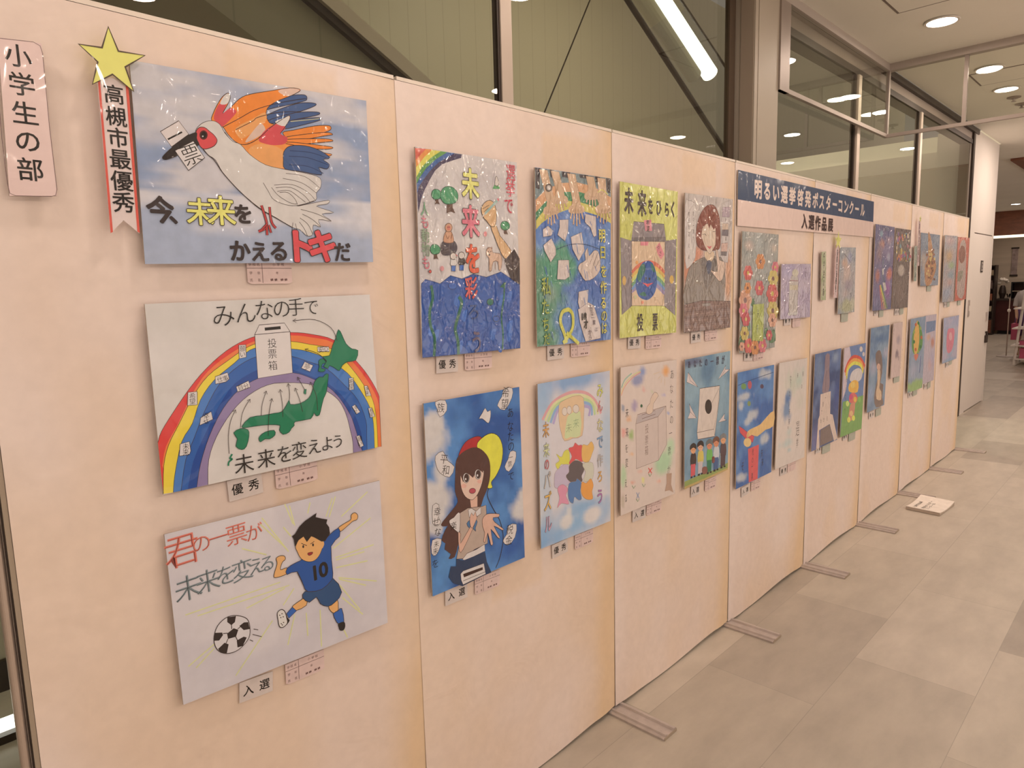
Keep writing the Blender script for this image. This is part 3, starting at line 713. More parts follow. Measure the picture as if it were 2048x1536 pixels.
# near wing
s.poly([(1040, 530), (1110, 513), (1240, 487), (1328, 483), (1350, 497), (1330, 520), (1200, 555), (1100, 580)], OR, 3, K, 4)
for a, b in (((1050, 575), (1360, 540)), ((1050, 590), (1362, 580)), ((1060, 605), (1362, 625)), ((1060, 615), (1354, 668))):
    s.poly([(a[0], a[1] - 16), (b[0] - 60, b[1] - 12), b, (b[0] - 50, b[1] + 10), (a[0], a[1] + 18)], OR, 4, K, 4)
s.poly([(750, 600), (805, 605), (880, 570), (955, 502), (1030, 448), (1080, 420), (1082, 450), (1050, 495), (1020, 535), (1072, 560), (1058, 600), (1090, 622), (1050, 650), (1045, 700), (1052, 760), (950, 742), (870, 720), (815, 665)], C(218, 132, 66), 3, None)
s.poly([(820, 640), (900, 600), (1040, 640), (1048, 755), (940, 738), (870, 705)], OR2, 3)
s.poly([(886, 575), (930, 512), (1000, 474), (1058, 497), (1026, 537), (1070, 560), (1055, 600), (985, 610), (920, 598)], RD, 3)
s.poly([(992, 458), (1035, 440), (1080, 420), (1082, 448), (1058, 488), (1010, 478)], BW, 2)
s.line([(668, 525), (720, 585), (800, 606), (880, 570), (955, 502), (1030, 448), (1080, 420), (1082, 450), (1025, 535)], K, 4)
s.poly([(1048, 650), (1090, 614), (1185, 614), (1270, 640), (1342, 688), (1300, 702), (1338, 732), (1322, 762), (1270, 752), (1288, 800), (1160, 778), (1055, 762), (1044, 705)], BL, 3, K, 4)
for p in ([(1080, 680), (1200, 690), (1330, 735)], [(1080, 735), (1200, 745), (1300, 790)], [(1085, 645), (1210, 655), (1320, 690)]): s.line(p, C(44, 54, 84), 4)
# body
s.poly([(482, 530), (505, 485), (550, 458), (600, 455), (640, 480), (668, 530), (720, 585), (770, 605), (830, 670), (930, 735), (1055, 765), (1190, 790), (1278, 820), (1282, 880), (1255, 915), (1248, 965), (1130, 1000), (1210, 985), (1332, 962), (1325, 985), (1255, 1000), (1366, 1040), (1290, 1050), (1352, 1095), (1270, 1085), (1282, 1132), (1235, 1120), (1232, 1180), (1195, 1190), (1150, 1150), (1100, 1135), (1000, 1075), (890, 1010), (760, 900), (660, 790), (610, 705), (560, 670), (520, 620)], BW, 3, K, 3)
for p in ([(1060, 790), (1180, 810), (1276, 882)], [(1040, 822), (1160, 850), (1255, 915)], [(985, 865), (1100, 862), (1200, 910), (1248, 962)], [(995, 882), (1090, 880), (1170, 925), (1215, 975)], [(1005, 905), (1080, 900), (1140, 940), (1185, 975)], [(1020, 912), (1070, 912), (1115, 950), (1135, 990)],
          [(915, 850), (945, 900), (985, 960), (1080, 995), (1160, 990), (1240, 965)], [(968, 880), (1010, 930), (1070, 970), (1110, 985), (1130, 985)], [(1155, 1020), (1260, 1050), (1350, 1095)], [(1165, 1050), (1230, 1085), (1282, 1132)], [(1150, 1075), (1200, 1115), (1232, 1180)], [(1145, 1100), (1175, 1140), (1198, 1190)], [(1120, 1110), (1130, 1150)], [(1105, 1105), (1100, 1170), (1130, 1180)]): s.line(p, K, 3)
s.line([(520, 620), (560, 670), (600, 705), (660, 790), (760, 900), (890, 1015), (1000, 1078), (1100, 1135)], K, 5)
# head
s.poly([(484, 528), (505, 497), (540, 497), (570, 520), (600, 545), (620, 580), (600, 615), (550, 634), (520, 626), (495, 585)], C(200, 70, 72), 4, K, 4)
s.ell((533, 545), 26, 30, C(74, 30, 26)); s.ell((534, 545), 17, 21, C(28, 16, 14)); s.ell((528, 553), 5, 5, BW)
s.poly([(268, 688), (300, 650), (370, 590), (430, 548), (488, 528), (490, 570), (502, 610), (420, 650), (340, 690), (287, 704)], C(42, 32, 30), 4)
s.poly([(350, 645), (467, 583), (540, 690), (437, 771)], C(206, 190, 184), 0, K, 5)
s.ch('票', (452, 668), 125, INK, rot=24, bold=-.01)
# legs
LG = C(178, 62, 62)
for p, lw in (([(903, 995), (925, 1060), (937, 1110), (930, 1140), (885, 1162)], 13), ([(955, 1005), (960, 1060), (972, 1110), (996, 1140)], 12), ([(937, 1110), (940, 1185)], 12), ([(950, 1120), (965, 1170)], 10), ([(940, 1112), (905, 1150)], 9)): s.line(p, K, lw + 6).line(p, LG, lw)
# lettering
D4 = C(60, 48, 46)
s.ch('今', (258, 1022), 160, D4, .035).ch('、', (385, 1045), 140, D4, .03).ch('未', (510, 1035), 165, YEL, .016, ol=K, ow=.022).ch('来', (645, 1028), 178, YEL, .016, ol=K, ow=.022).ch('を', (786, 1050), 120, D4, .035)
s.ch('か', (765, 1285), 130, D4, .035).ch('え', (893, 1290), 125, D4, .03).ch('る', (1015, 1285), 128, D4, .03)
s.ch('ト', (1150, 1255), 205, C(206, 76, 80), .045, ol=K, ow=.022).ch('キ', (1292, 1255), 205, C(206, 76, 80), .04, ol=K, ow=.022, rot=8).ch('だ', (1420, 1292), 120, D4, .03)
hang(s)
card('slip', (496, 568), (585, 567), 'the white ibis poster')

# --- rainbow over the map
GB = (260, 560, 3.339)
s = poster('landscape poster of a rainbow arching over a green island map and a ballot box', [(97, 160), (1600, 97), (1678, 1112), (222, 1433)], GB, WHITE, 'laminate', 30, 24)
s.noise(C(208, 193, 186), C(200, 186, 178), 4, 4, 5)
RO = [(186, 1085), (210, 1010), (290, 880), (400, 720), (510, 590), (640, 475), (770, 400), (900, 362), (1070, 350), (1210, 362), (1370, 405), (1500, 530), (1590, 640), (1657, 760), (1665, 830), (1678, 1112)]
R1 = [(215, 1240), (240, 1110), (320, 960), (420, 750), (520, 610), (650, 505), (780, 430), (900, 390), (1075, 370), (1210, 383), (1360, 420), (1490, 550), (1580, 665), (1650, 790), (1666, 900), (1677, 1110)]
R1b = [(222, 1428), (225, 1240), (258, 1100), (325, 965), (425, 770), (520, 640), (650, 540), (790, 445), (900, 415), (1075, 410), (1200, 430), (1360, 465), (1480, 590), (1560, 700), (1620, 800), (1645, 930), (1655, 1115)]
R2 = [(288, 1418), (300, 1290), (345, 1080), (415, 960), (470, 800), (560, 670), (690, 560), (800, 468), (900, 450), (1075, 460), (1180, 475), (1300, 520), (1450, 620), (1540, 740), (1600, 850), (1625, 960), (1632, 1122)]
R3 = [(340, 1407), (372, 1200), (430, 1050), (500, 870), (600, 690), (730, 570), (845, 512), (950, 500), (1080, 510), (1190, 545), (1310, 590), (1430, 700), (1520, 800), (1575, 940), (1580, 1040), (1583, 1133)]
R4 = [(385, 1397), (425, 1200), (510, 1010), (600, 830), (700, 690), (850, 600), (960, 580), (1085, 600), (1200, 640), (1320, 690), (1430, 790), (1500, 900), (1540, 1010), (1550, 1080), (1553, 1140)]
R5 = [(445, 1384), (470, 1230), (530, 1040), (620, 860), (730, 730), (860, 655), (970, 635), (1090, 620), (1200, 652), (1320, 712), (1400, 790), (1470, 900), (1500, 980), (1530, 1080), (1550, 1140)]
R6 = [(520, 1367), (525, 1200), (580, 1040), (680, 880), (790, 770), (920, 700), (1050, 685), (1200, 695), (1310, 740), (1390, 800), (1440, 890), (1470, 1000), (1487, 1080), (1490, 1153)]
def band(a, b, c): s._fill(catmull([s.W(p) for p in a], False, 3) + catmull([s.W(p) for p in b], False, 3)[::-1], c)
band(RO, R1b, C(208, 62, 56)); band(R1, R2, C(226, 112, 60)); band(R1b, R2, C(226, 112, 60)); band(R2, R3, C(64, 106, 168))
for a, b, c in ((RO, R1, C(208, 60, 56)), (R1b, R2, C(226, 190, 62)), (R2, R3, C(70, 112, 172)), (R3, R4, C(44, 86, 152)), (R4, R5, C(32, 66, 134)), (R5, R6, C(136, 114, 148))): band(a, b, c)
for r_ in (RO, R1b, R2, R3, R5, R6): s.line(r_, K, 3, 3)
# ballot box
s.poly([(832, 365), (862, 300), (1030, 287), (1068, 345), (1085, 620), (853, 657)], C(208, 192, 186), 0, K, 4).line([(832, 365), (1068, 345)], K, 4, 0).poly([(898, 318), (1004, 308), (1006, 328), (900, 338)], INK)
s.text('投票箱', [(948, 422), (950, 492), (953, 570)], 62, INK, bold=-.008)
# little papers
for pts, t, r_ in (([(725, 435), (772, 432), (776, 515), (728, 525)], '願い', 0), ([(568, 645), (650, 617), (662, 660), (640, 680), (570, 695)], '仕事', 14), ([(708, 712), (790, 672), (803, 715), (718, 747)], '自分', 14),
              ([(385, 750), (448, 745), (448, 833), (382, 838)], '希望', 0), ([(470, 920), (540, 878), (552, 930), (465, 970)], '幸せ', 14), ([(333, 1095), (395, 1078), (405, 1140), (395, 1165), (328, 1175)], '未来', 0),
              ([(1250, 447), (1325, 445), (1330, 478), (1252, 478)], '安心', 0), ([(1165, 545), (1220, 570), (1200, 612), (1142, 588)], '夢', -10), ([(1460, 655), (1490, 652), (1494, 730), (1462, 735)], '希望', 0), ([(1562, 708), (1582, 705), (1608, 770), (1575, 775)], '未来', 8),
              ([(1480, 845), (1500, 832), (1535, 880), (1510, 895)], '幸せ', 8), ([(1588, 856), (1612, 852), (1633, 910), (1602, 918)], '希望', 5), ([(1508, 1045), (1530, 1036), (1558, 1105), (1535, 1118)], '願い', 5)):
    s.poly(pts, C(206, 190, 184), 0, K, 4); cx = sum(p[0] for p in pts) / len(pts); cy = sum(p[1] for p in pts) / len(pts)
    hgt = max(p[1] for p in pts) - min(p[1] for p in pts); wid = max(p[0] for p in pts) - min(p[0] for p in pts)
    if len(t) == 1: s.ch(t, (cx, cy), 42, INK, -.01, r_)
    elif hgt > wid: s.text(t, [(cx, cy - hgt * .2), (cx, cy + hgt * .2)], min(44, hgt * .42), INK, bold=-.006, rot=r_)
    else: s.text(t, [(cx - wid * .2, cy + 4), (cx + wid * .2, cy - 4)], 36, INK, bold=-.006, rot=r_)
# green islands
GR = C(30, 112, 78); GK = C(20, 66, 48)
s.poly([(1390, 330), (1415, 372), (1440, 425), (1480, 460), (1520, 470), (1505, 535), (1450, 545), (1415, 570), (1395, 605), (1370, 590), (1330, 570), (1320, 590), (1290, 575), (1310, 545), (1285, 510), (1330, 505), (1350, 440), (1370, 395)], GR, 2, GK, 4)
s.poly([(1258, 540), (1285, 525), (1305, 550), (1282, 560), (1275, 590), (1303, 595), (1290, 612), (1255, 608), (1262, 580)], GR, 2, GK, 4)
s.poly([(1300, 632), (1322, 628), (1316, 690), (1308, 750), (1290, 790), (1275, 850), (1262, 900), (1240, 905), (1225, 885), (1205, 925), (1100, 945), (1095, 970), (1075, 990), (1060, 1015), (1020, 1030), (995, 1000), (1000, 970), (930, 965), (830, 975), (770, 985), (745, 978), (800, 918), (880, 905), (960, 890), (1010, 880), (1040, 840), (1062, 800), (1068, 830), (1130, 825), (1190, 790), (1215, 740), (1230, 680), (1262, 648), (1285, 650)], GR, 2, GK, 4)
s.poly([(690, 1020), (735, 992), (785, 1000), (792, 1040), (775, 1110), (745, 1132), (705, 1110), (715, 1060)], GR, 2, GK, 4)
s.poly([(862, 1045), (900, 1015), (960, 1003), (965, 1035), (930, 1060), (900, 1060), (870, 1080), (860, 1065)], GR, 2, GK, 4)
s.poly([(1162, 730), (1175, 728), (1172, 762), (1158, 758)], GR, 0, GK, 3); s.line([(680, 1162), (665, 1190), (680, 1195), (658, 1215), (655, 1240)], GR, 11)
for p in ([(660, 1160), (655, 1040), (670, 940), (703, 865)], [(735, 985), (745, 900), (770, 840), (800, 795)], [(875, 905), (880, 830), (908, 740)], [(920, 1040), (925, 900), (945, 790)], [(1018, 915), (1015, 830), (1000, 730)], [(1062, 800), (1063, 750), (1053, 690)], [(1150, 880), (1130, 800), (1100, 720)], [(1165, 735), (1140, 690), (1115, 648)], [(1250, 870), (1240, 770), (1200, 680)], [(1310, 540), (1250, 490), (1165, 462)], [(1380, 405), (1340, 320), (1230, 265), (1085, 272)]):
    s.line(p, K, 3.5); x, y = p[-1]; dx, dy = p[-1][0] - p[-2][0], p[-1][1] - p[-2][1]; l = math.hypot(dx, dy); dx /= l; dy /= l
    s.line([(x - dx * 20 - dy * 12, y - dy * 20 + dx * 12), (x, y), (x - dx * 20 + dy * 12, y - dy * 20 - dx * 12)], K, 3.5, 0)
s.text('みんなの手で', [(622, 235), (770, 218), (893, 200), (1010, 190), (1105, 180), (1208, 180)], (150, 110), INK, bold=-.012, asp=1.0)
s.text('未来を変えよう', [(760, 1225), (907, 1190), (1030, 1160), (1128, 1135), (1228, 1110), (1315, 1090), (1385, 1075)], (128, 90), INK, bold=-.004)
hang(s)
card('優秀', (459, 1004), (527, 984.7), 'the rainbow and island map poster'); card('slip', (553, 980), (636, 959), 'the rainbow and island map poster')

# --- soccer
GC = (300, 950, 3.267)
s = poster('landscape poster of a boy in a blue number ten shirt kicking a football', [(93, 388), (1500, 36), (1553, 965), (218, 1502)], GC, C(204, 188, 188), 'laminate', 30, 24)
s.noise(C(204, 189, 188), C(194, 180, 182), 3, 5, 8)
RY = C(208, 200, 140)
for a, b in (((880, 190), (935, 320)), ((910, 200), (945, 330)), ((1045, 180), (1030, 250)), ((1210, 140), (1170, 275)), ((1190, 150), (1150, 270)), ((1420, 110), (1250, 270)), ((730, 280), (905, 500)), ((720, 320), (890, 480)), ((230, 915), (850, 700)), ((310, 920), (910, 720)), ((630, 870), (880, 740)), ((940, 740), (870, 850)), ((1195, 480), (1440, 280)), ((1210, 540), (1460, 455)), ((1215, 555), (1400, 500)), ((1215, 605), (1420, 560)), ((1230, 670), (1480, 692)), ((1235, 680), (1410, 720)), ((1240, 720), (1370, 880)), ((1255, 800), (1390, 910)), ((1110, 880), (1120, 1120)), ((1020, 900), (1030, 1050)), ((945, 910), (900, 1110)), ((800, 950), (560, 1310)), ((540, 1000), (250, 1250)), ((420, 1130), (300, 1260)), ((1240, 960), (1290, 1060)), ((870, 340), (920, 400)), ((600, 480), (760, 520))):
    s.line([a, b], RY, 7, 0)
RT = C(208, 110, 92)
for t, p, h_ in (('君', (208, 490), 210), ('の', (335, 445), 118), ('一', (448, 405), 120), ('票', (565, 385), 135), ('が', (680, 372), 108)): s.ch(t, p, h_, RT, -.002, 2).ch(t, (p[0] - 3, p[1] + 4), h_, C(130, 60, 52), -.026, 2)
for t, p, h_ in (('未', (250, 735), 165), ('来', (378, 690), 148), ('を', (495, 650), 128), ('変', (603, 620), 135), ('え', (695, 592), 110), ('る', (765, 575), 105)): s.ch(t, p, h_, C(118, 124, 126), -.004, 2).ch(t, (p[0] - 4, p[1] + 4), h_, C(58, 62, 64), -.027, 2)
# ball
BQ = C(204, 190, 188)
s.poly([(418, 1050), (440, 985), (490, 935), (545, 917), (605, 925), (640, 950), (652, 1010), (645, 1060), (610, 1110), (560, 1150), (500, 1165), (450, 1150), (422, 1110)], BQ, 3, K, 5)
for pts in ([(503, 928), (560, 920), (553, 960), (530, 980), (503, 960)], [(582, 985), (612, 962), (640, 960), (650, 1005), (610, 1012)], [(420, 1030), (470, 1028), (475, 1045), (450, 1080), (418, 1082)], [(502, 1035), (545, 1000), (575, 1010), (560, 1055), (508, 1070)], [(443, 1135), (485, 1095), (512, 1105), (500, 1162), (460, 1160)], [(565, 1080), (610, 1055), (630, 1060), (605, 1115), (570, 1125)]): s.poly(pts, C(48, 36, 34))
for p in ([(530, 975), (532, 1005)], [(475, 1035), (505, 1032)], [(570, 1005), (590, 990)], [(558, 1055), (570, 1080)], [(508, 1068), (495, 1098)]): s.line(p, K, 5, 0)
for p in ([(675, 1005), (705, 1010)], [(668, 1040), (728, 1055)], [(650, 1075), (672, 1085)]): s.line(p, K, 4, 0)
# boy
SK = C(216, 158, 100); SB = C(40, 78, 142); SH = C(46, 74, 112)
s.poly([(1228, 345), (1270, 315), (1310, 290), (1312, 262), (1335, 245), (1355, 262), (1350, 290), (1322, 302), (1290, 330), (1240, 370)], SK, 3, K, 4)
s.poly([(892, 605), (850, 618), (862, 570), (882, 550), (875, 528), (845, 528), (822, 545), (828, 580), (808, 650), (818, 670), (890, 645)], SK, 3, K, 4)
s.poly([(1020, 795), (985, 815), (935, 850), (930, 865), (950, 885), (1020, 850)], SK, 2, K, 4); s.poly([(1165, 850), (1180, 890), (1205, 900), (1228, 875), (1218, 800)], SK, 2, K, 4)
s.poly([(928, 862), (890, 905), (905, 935), (955, 885)], C(52, 92, 160), 0, K, 4); s.poly([(1195, 905), (1212, 950), (1230, 970), (1265, 955), (1250, 870), (1228, 885)], C(52, 92, 160), 2, K, 4)
s.poly([(870, 880), (895, 930), (910, 950), (880, 985), (862, 960)], INK, 3); s.poly([(830, 900), (855, 878), (878, 890), (890, 930), (895, 965), (870, 992), (845, 990), (835, 950)], C(210, 196, 188), 3, K, 5)
for p in ((845, 915), (860, 905), (852, 930), (868, 925), (855, 970), (870, 962), (862, 978)): s.ell(p, 4, 4, K, n=8)
s.poly([(1228, 970), (1265, 957), (1273, 985), (1262, 1012), (1240, 1015), (1230, 995)], C(40, 32, 30), 3)
s.poly([(1010, 760), (995, 800), (1040, 830), (1085, 795), (1110, 840), (1160, 857), (1205, 830), (1250, 765), (1190, 672), (1090, 740)], SH, 2, K, 4)
s.poly([(893, 608), (950, 572), (1000, 545), (1060, 470), (1130, 430), (1165, 395), (1228, 345), (1236, 400), (1180, 465), (1192, 640), (1180, 690), (1120, 745), (1050, 760), (1010, 745), (960, 630), (892, 650)], SB, 2, K, 4)
s.line([(960, 635), (1000, 720)], K, 3, 0)
s.text('10', [(1105, 622), (1160, 600)], 120, INK, bold=.034, rot=2)
s.poly([(950, 460), (960, 500), (985, 545), (1030, 565), (1075, 555), (1110, 510), (1128, 440), (1100, 400), (1000, 390)], SK, 3, K, 3)
s.poly([(1108, 450), (1125, 425), (1135, 450), (1120, 480)], SK, 3)
s.poly([(925, 400), (945, 385), (975, 335), (1010, 300), (1085, 248), (1078, 275), (1120, 285), (1155, 290), (1148, 315), (1166, 340), (1172, 380), (1140, 430), (1118, 432), (1070, 405), (1050, 398), (1022, 435), (1000, 400), (965, 425), (945, 465), (938, 420), (930, 405)], C(40, 30, 28), 0, K, 3)
s.ell((998, 466), 6, 10, K).ell((1062, 455), 6, 10, K).line([(985, 445), (1022, 460)], K, 4, 0).line([(1045, 450), (1070, 432)], K, 4, 0)
s.poly([(1028, 508), (1060, 502), (1055, 516), (1040, 524), (1030, 520)], C(150, 44, 44), 2, K, 3)
hang(s)
card('入選', (479, 1406.7), (545.5, 1381.6), 'the football boy poster'); card('slip', (572.4, 1371), (649, 1338), 'the football boy poster')
# ================================================================ third panel
GE = (800, 260, 3.073)
s = poster('portrait poster with a painted sea below and a hand writing coloured letters above', [(92, 103), (717, 200), (738, 1340), (137, 1400)], GE, WHITE, 'crumpled', 30, 44)
s.noise(C(206, 190, 184), C(186, 172, 170), 3, 5, 2)
for pts, c in (([(92, 110), (380, 150), (375, 172), (330, 185), (260, 210), (215, 250), (180, 310), (150, 370), (128, 430), (112, 510)], C(58, 48, 78)), ([(92, 110), (335, 143), (300, 165), (235, 200), (180, 255), (140, 310), (115, 350), (105, 390)], C(46, 84, 140)),
               ([(92, 110), (290, 136), (220, 180), (160, 235), (122, 290), (102, 330)], C(90, 140, 70)), ([(92, 110), (250, 130), (190, 170), (135, 225), (100, 290)], C(206, 190, 80)), ([(92, 110), (200, 120), (150, 165), (98, 230)], C(214, 130, 60)), ([(92, 110), (160, 116), (95, 185)], C(206, 90, 70))): s.poly(pts, c, 0)
SEA = C(38, 78, 148)
s.poly([(130, 945), (155, 918), (200, 930), (245, 945), (310, 895), (380, 915), (450, 885), (530, 905), (620, 872), (735, 950), (738, 1340), (137, 1400)], SEA, 0, C(24, 44, 92), 4)
for k in range(26):
    x = 160 + hsh(k, 1, 3) * 540; y = 980 + hsh(k, 2, 3) * 330; s.poly([(x, y), (x + 26, y - 8), (x + 12, y + 60), (x - 10, y + 46)], lerp(SEA, C(58, 104, 178), hsh(k, 5, 1)), 3)
for p, lw in (([(190, 955), (200, 1030), (182, 1110), (186, 1200), (212, 1280), (208, 1390)], 22), ([(360, 1025), (378, 1060), (358, 1140), (338, 1220), (355, 1300), (358, 1380)], 24), ([(640, 940), (638, 1020), (622, 1150), (632, 1250), (628, 1348)], 13)): s.line(p, C(32, 96, 76), lw)
s.poly([(612, 965), (640, 935), (652, 938), (640, 970)], C(32, 96, 76))
s.ell((322, 957), 26, 22, C(50, 92, 164), C(30, 54, 110), 4).ell((553, 1057), 20, 20, C(44, 104, 90), C(20, 40, 60), 4).ell((590, 1160), 20, 17, C(50, 92, 164), C(20, 40, 80), 4)
for x, y, q in ((222, 400, .62), (300, 410, 1.1), (644, 592, .55), (214, 738, .62)):
    TB = C(92, 62, 50)
    s.poly([(x - 14 * q, y + 92 * q), (x - 8 * q, y), (x + 18 * q, y), (x + 20 * q, y + 60 * q), (x + 34 * q, y + 92 * q), (x + 10 * q, y + 84 * q)], TB)
    s.poly([(x - 46 * q, y + 10 * q), (x - 44 * q, y - 30 * q), (x - 20 * q, y - 55 * q), (x + 20 * q, y - 52 * q), (x + 48 * q, y - 20 * q), (x + 46 * q, y + 20 * q), (x + 24 * q, y + 38 * q), (x - 20 * q, y + 40 * q)], C(70, 138, 96), 3, C(30, 70, 50), 4)
s.poly([(570, 355), (580, 335), (590, 350), (598, 335), (608, 355), (612, 345), (610, 362), (568, 362)], C(70, 140, 80)).poly([(582, 340), (585, 295), (592, 285), (602, 310), (605, 340)], C(198, 180, 170), 2, K, 3)
# monkey, rock, two children, dog
s.poly([(250, 740), (250, 700), (285, 672), (330, 680), (350, 715), (340, 755), (290, 772), (258, 765)], C(72, 60, 66), 3)
s.poly([(270, 690), (268, 655), (285, 620), (310, 622), (326, 660), (322, 692)], C(196, 142, 112), 3, C(120, 78, 60), 4); s.ell((297, 600), 22, 26, C(196, 146, 118), C(120, 78, 60), 4).ell((297, 602), 12, 15, C(204, 116, 100))
for x, y, c in ((326, 790, C(206, 192, 186)), (376, 785, C(52, 44, 46))):
    s.poly([(x - 14, y), (x + 16, y), (x + 24, y + 30), (x + 14, y + 44), (x - 12, y + 44), (x - 20, y + 36)], c, 0, K, 3).poly([(x - 12, y + 44), (x + 14, y + 44), (x + 12, y + 78), (x - 12, y + 78)], C(58, 100, 170), 0, K, 3).ell((x, y - 14), 19, 21, C(204, 186, 176), K, 4)
s.poly([(530, 735), (545, 722), (560, 728), (570, 755), (610, 760), (625, 795), (618, 855), (605, 858), (600, 810), (570, 810), (560, 862), (545, 862), (545, 790), (530, 770)], C(204, 164, 140), 2, C(120, 84, 70), 4)
s.line([(583, 812), (585, 858)], C(150, 110, 90), 3, 0).line([(545, 800), (552, 855)], C(150, 110, 90), 3, 0).poly([(533, 735), (538, 718), (546, 728)], C(150, 104, 84)).poly([(556, 728), (562, 714), (566, 732)], C(150, 104, 84)).ell((541, 748), 3, 4, K, n=6).ell((556, 747), 3, 4, K, n=6).ell((547, 768), 6, 5, K, n=8)
s.line([(278, 640), (290, 668), (300, 650)], C(130, 86, 66), 4).line([(318, 640), (310, 668)], C(130, 86, 66), 4).ell((292, 598), 2.5, 3, K, n=6).ell((302, 598), 2.5, 3, K, n=6).line([(350, 775), (340, 765)], C(204, 90, 90), 5, 0)
# arm, hand and pen
AR = C(208, 162, 118)
s.poly([(555, 590), (585, 575), (612, 650), (680, 740), (655, 795), (620, 760), (580, 660)], AR, 2, K, 4)
s.poly([(498, 480), (515, 450), (545, 432), (575, 450), (590, 510), (585, 580), (560, 595), (530, 560), (512, 540), (500, 510)], AR, 3, K, 4)
s.poly([(640, 800), (700, 732), (732, 790), (735, 950), (680, 915), (655, 850)], C(62, 48, 48), 0)
s.line([(520, 515), (604, 424)], C(150, 170, 160), 16, 0).line([(596, 433), (604, 424)], C(204, 110, 120), 16, 0).line([(485, 552), (520, 515)], C(200, 180, 170), 8, 0)
s.line([(512, 505), (540, 480)], K, 3).line([(505, 485), (545, 462)], K, 3)
PK = C(208, 108, 122)
s.text('選挙で', [(678, 262), (676, 360), (665, 465)], (98, 100), C(186, 50, 70), bold=.008, asp=.8)
s.ch('未', (430, 330), 175, YEL, .03, ol=K, ow=.016, asp=.78).ch('来', (432, 562), 185, PK, .03, ol=K, ow=.016, asp=.75).ch('を', (445, 790), 175, C(214, 88, 58), .034, ol=K, ow=.014, asp=.7)
s.ch('彩', (435, 970), 130, C(196, 78, 78), .02, ol=K, ow=.01, asp=.75).ch('ろ', (450, 1115), 100, C(40, 62, 110), .01).ch('う', (468, 1300), 135, C(86, 74, 100), .02, asp=.7)
for t, y, c in (('人', 485, C(100, 150, 110)), ('も', 565, PK), ('動', 650, C(130, 150, 120)), ('物', 735, C(130, 150, 120)), ('も', 815, PK)): s.ch(t, (147 + (y - 485) * .03, y), 82, c, .004, ol=C(90, 70, 66), ow=.010, asp=.75)
s.ell((181, 870), 8, 10, C(196, 80, 70), K, 3).ell((520, 640), 10, 16, C(212, 130, 130)).ell((254, 852), 12, 16, C(212, 140, 140))
hang(s); card('優秀', (873, 747), (916, 743), 'the painted sea poster'); card('slip', (930, 741.6), (984, 736), 'the painted sea poster')

GF = (820, 750, 3.269)
s = poster('portrait poster of a long haired girl reaching out a hand, with red and yellow balloons', [(88, 187), (714, 78), (750, 1192), (148, 1448)], GF, C(52, 92, 150), 'film', 36, 56)
s.noise(C(46, 80, 140), C(84, 126, 178), 4, 5, 4)
for c, rx, ry in (((140, 420), 130, 160), ((150, 330), 80, 90), ((215, 620), 70, 110), ((180, 830), 110, 150), ((130, 780), 70, 100), ((715, 880), 90, 110), ((740, 800), 50, 80), ((150, 1000), 60, 80)): s.blob(c, rx, ry, C(200, 186, 180), .45, .95, .45)
s.blob((200, 1250), 160, 150, C(88, 132, 180), .8, .7).blob((650, 1130), 150, 140, C(34, 70, 138), .8, .8)
WP = C(206, 190, 184)
for pts, t, r_, h_ in (([(165, 175), (230, 165), (240, 232), (195, 275), (175, 220)], ['族'], -10, 62), ([(615, 88), (668, 86), (665, 150), (618, 230), (570, 200), (600, 140)], '希望', -10, 66), ([(165, 530), (215, 498), (245, 560), (290, 600), (258, 668), (195, 640), (170, 590)], '平和', -14, 62),
                   ([(655, 500), (692, 502), (685, 570), (645, 632), (618, 600), (640, 550)], '一票', 0, 38), ([(148, 852), (188, 848), (185, 930), (200, 960), (180, 985), (148, 970)], '幸せ', -6, 56), ([(145, 1080), (205, 1072), (190, 1140), (165, 1180), (140, 1165)], '未来', 0, 40), ([(640, 985), (695, 975), (685, 1060), (640, 1112), (605, 1085), (632, 1040)], '税金', -10, 60)):
    s.poly(pts, WP, 2, K, 3); cx = sum(p[0] for p in pts) / len(pts); cy = sum(p[1] for p in pts) / len(pts)
    if len(t) == 1: s.ch(t[0], (cx, cy), h_, INK, -.006, r_)
    else: s.text(t, [(cx + 2, cy - h_ * .55), (cx - 4 if r_ > -14 else cx + 14, cy + h_ * .6)], h_, INK, bold=-.006, rot=r_)
s.poly([(450, 285), (470, 250), (490, 215), (505, 240), (525, 230), (525, 275), (512, 315), (490, 300), (470, 285)], WP, 2, K, 3)
s.text('あなたの', [(655, 245), (655, 335), (657, 400), (660, 465)], 66, INK, bold=-.008, asp=.85); s.ch('で', (660, 660), 56, INK, -.01)
s.ch('な', (180, 1025), 56, INK, -.01).ch('を', (165, 1232), 56, INK, -.01)
s.poly([(320, 545), (325, 500), (360, 440), (410, 408), (455, 402), (480, 440), (400, 520)], C(168, 46, 48), 3, K, 3)
s.line([(515, 735), (505, 790), (540, 870), (585, 950), (608, 1060), (590, 1180), (560, 1260)], K, 5)
s.poly([(435, 465), (470, 410), (530, 380), (580, 405), (605, 480), (595, 580), (560, 660), (530, 700), (537, 735), (505, 738), (500, 690), (480, 560)], C(212, 200, 70), 3, K, 4)
HA = C(84, 54, 48); GK2 = C(206, 160, 140)
s.poly([(300, 560), (335, 510), (400, 475), (450, 478), (495, 515), (520, 570), (522, 660), (505, 740), (480, 800), (460, 860), (440, 860), (330, 900), (260, 980), (200, 980), (260, 900), (310, 830), (293, 760), (295, 640)], HA, 3)
s.poly([(330, 860), (300, 900), (230, 1010), (205, 1080), (230, 1100), (225, 1140), (265, 1170), (250, 1200), (290, 1190), (315, 1100), (330, 1000)], HA, 2)
s.poly([(388, 800), (440, 790), (440, 880), (400, 895)], GK2, 0, K, 3)
s.poly([(328, 680), (345, 640), (470, 615), (475, 680), (450, 760), (420, 805), (395, 815), (360, 795), (335, 745)], C(212, 176, 158), 3, K, 3)
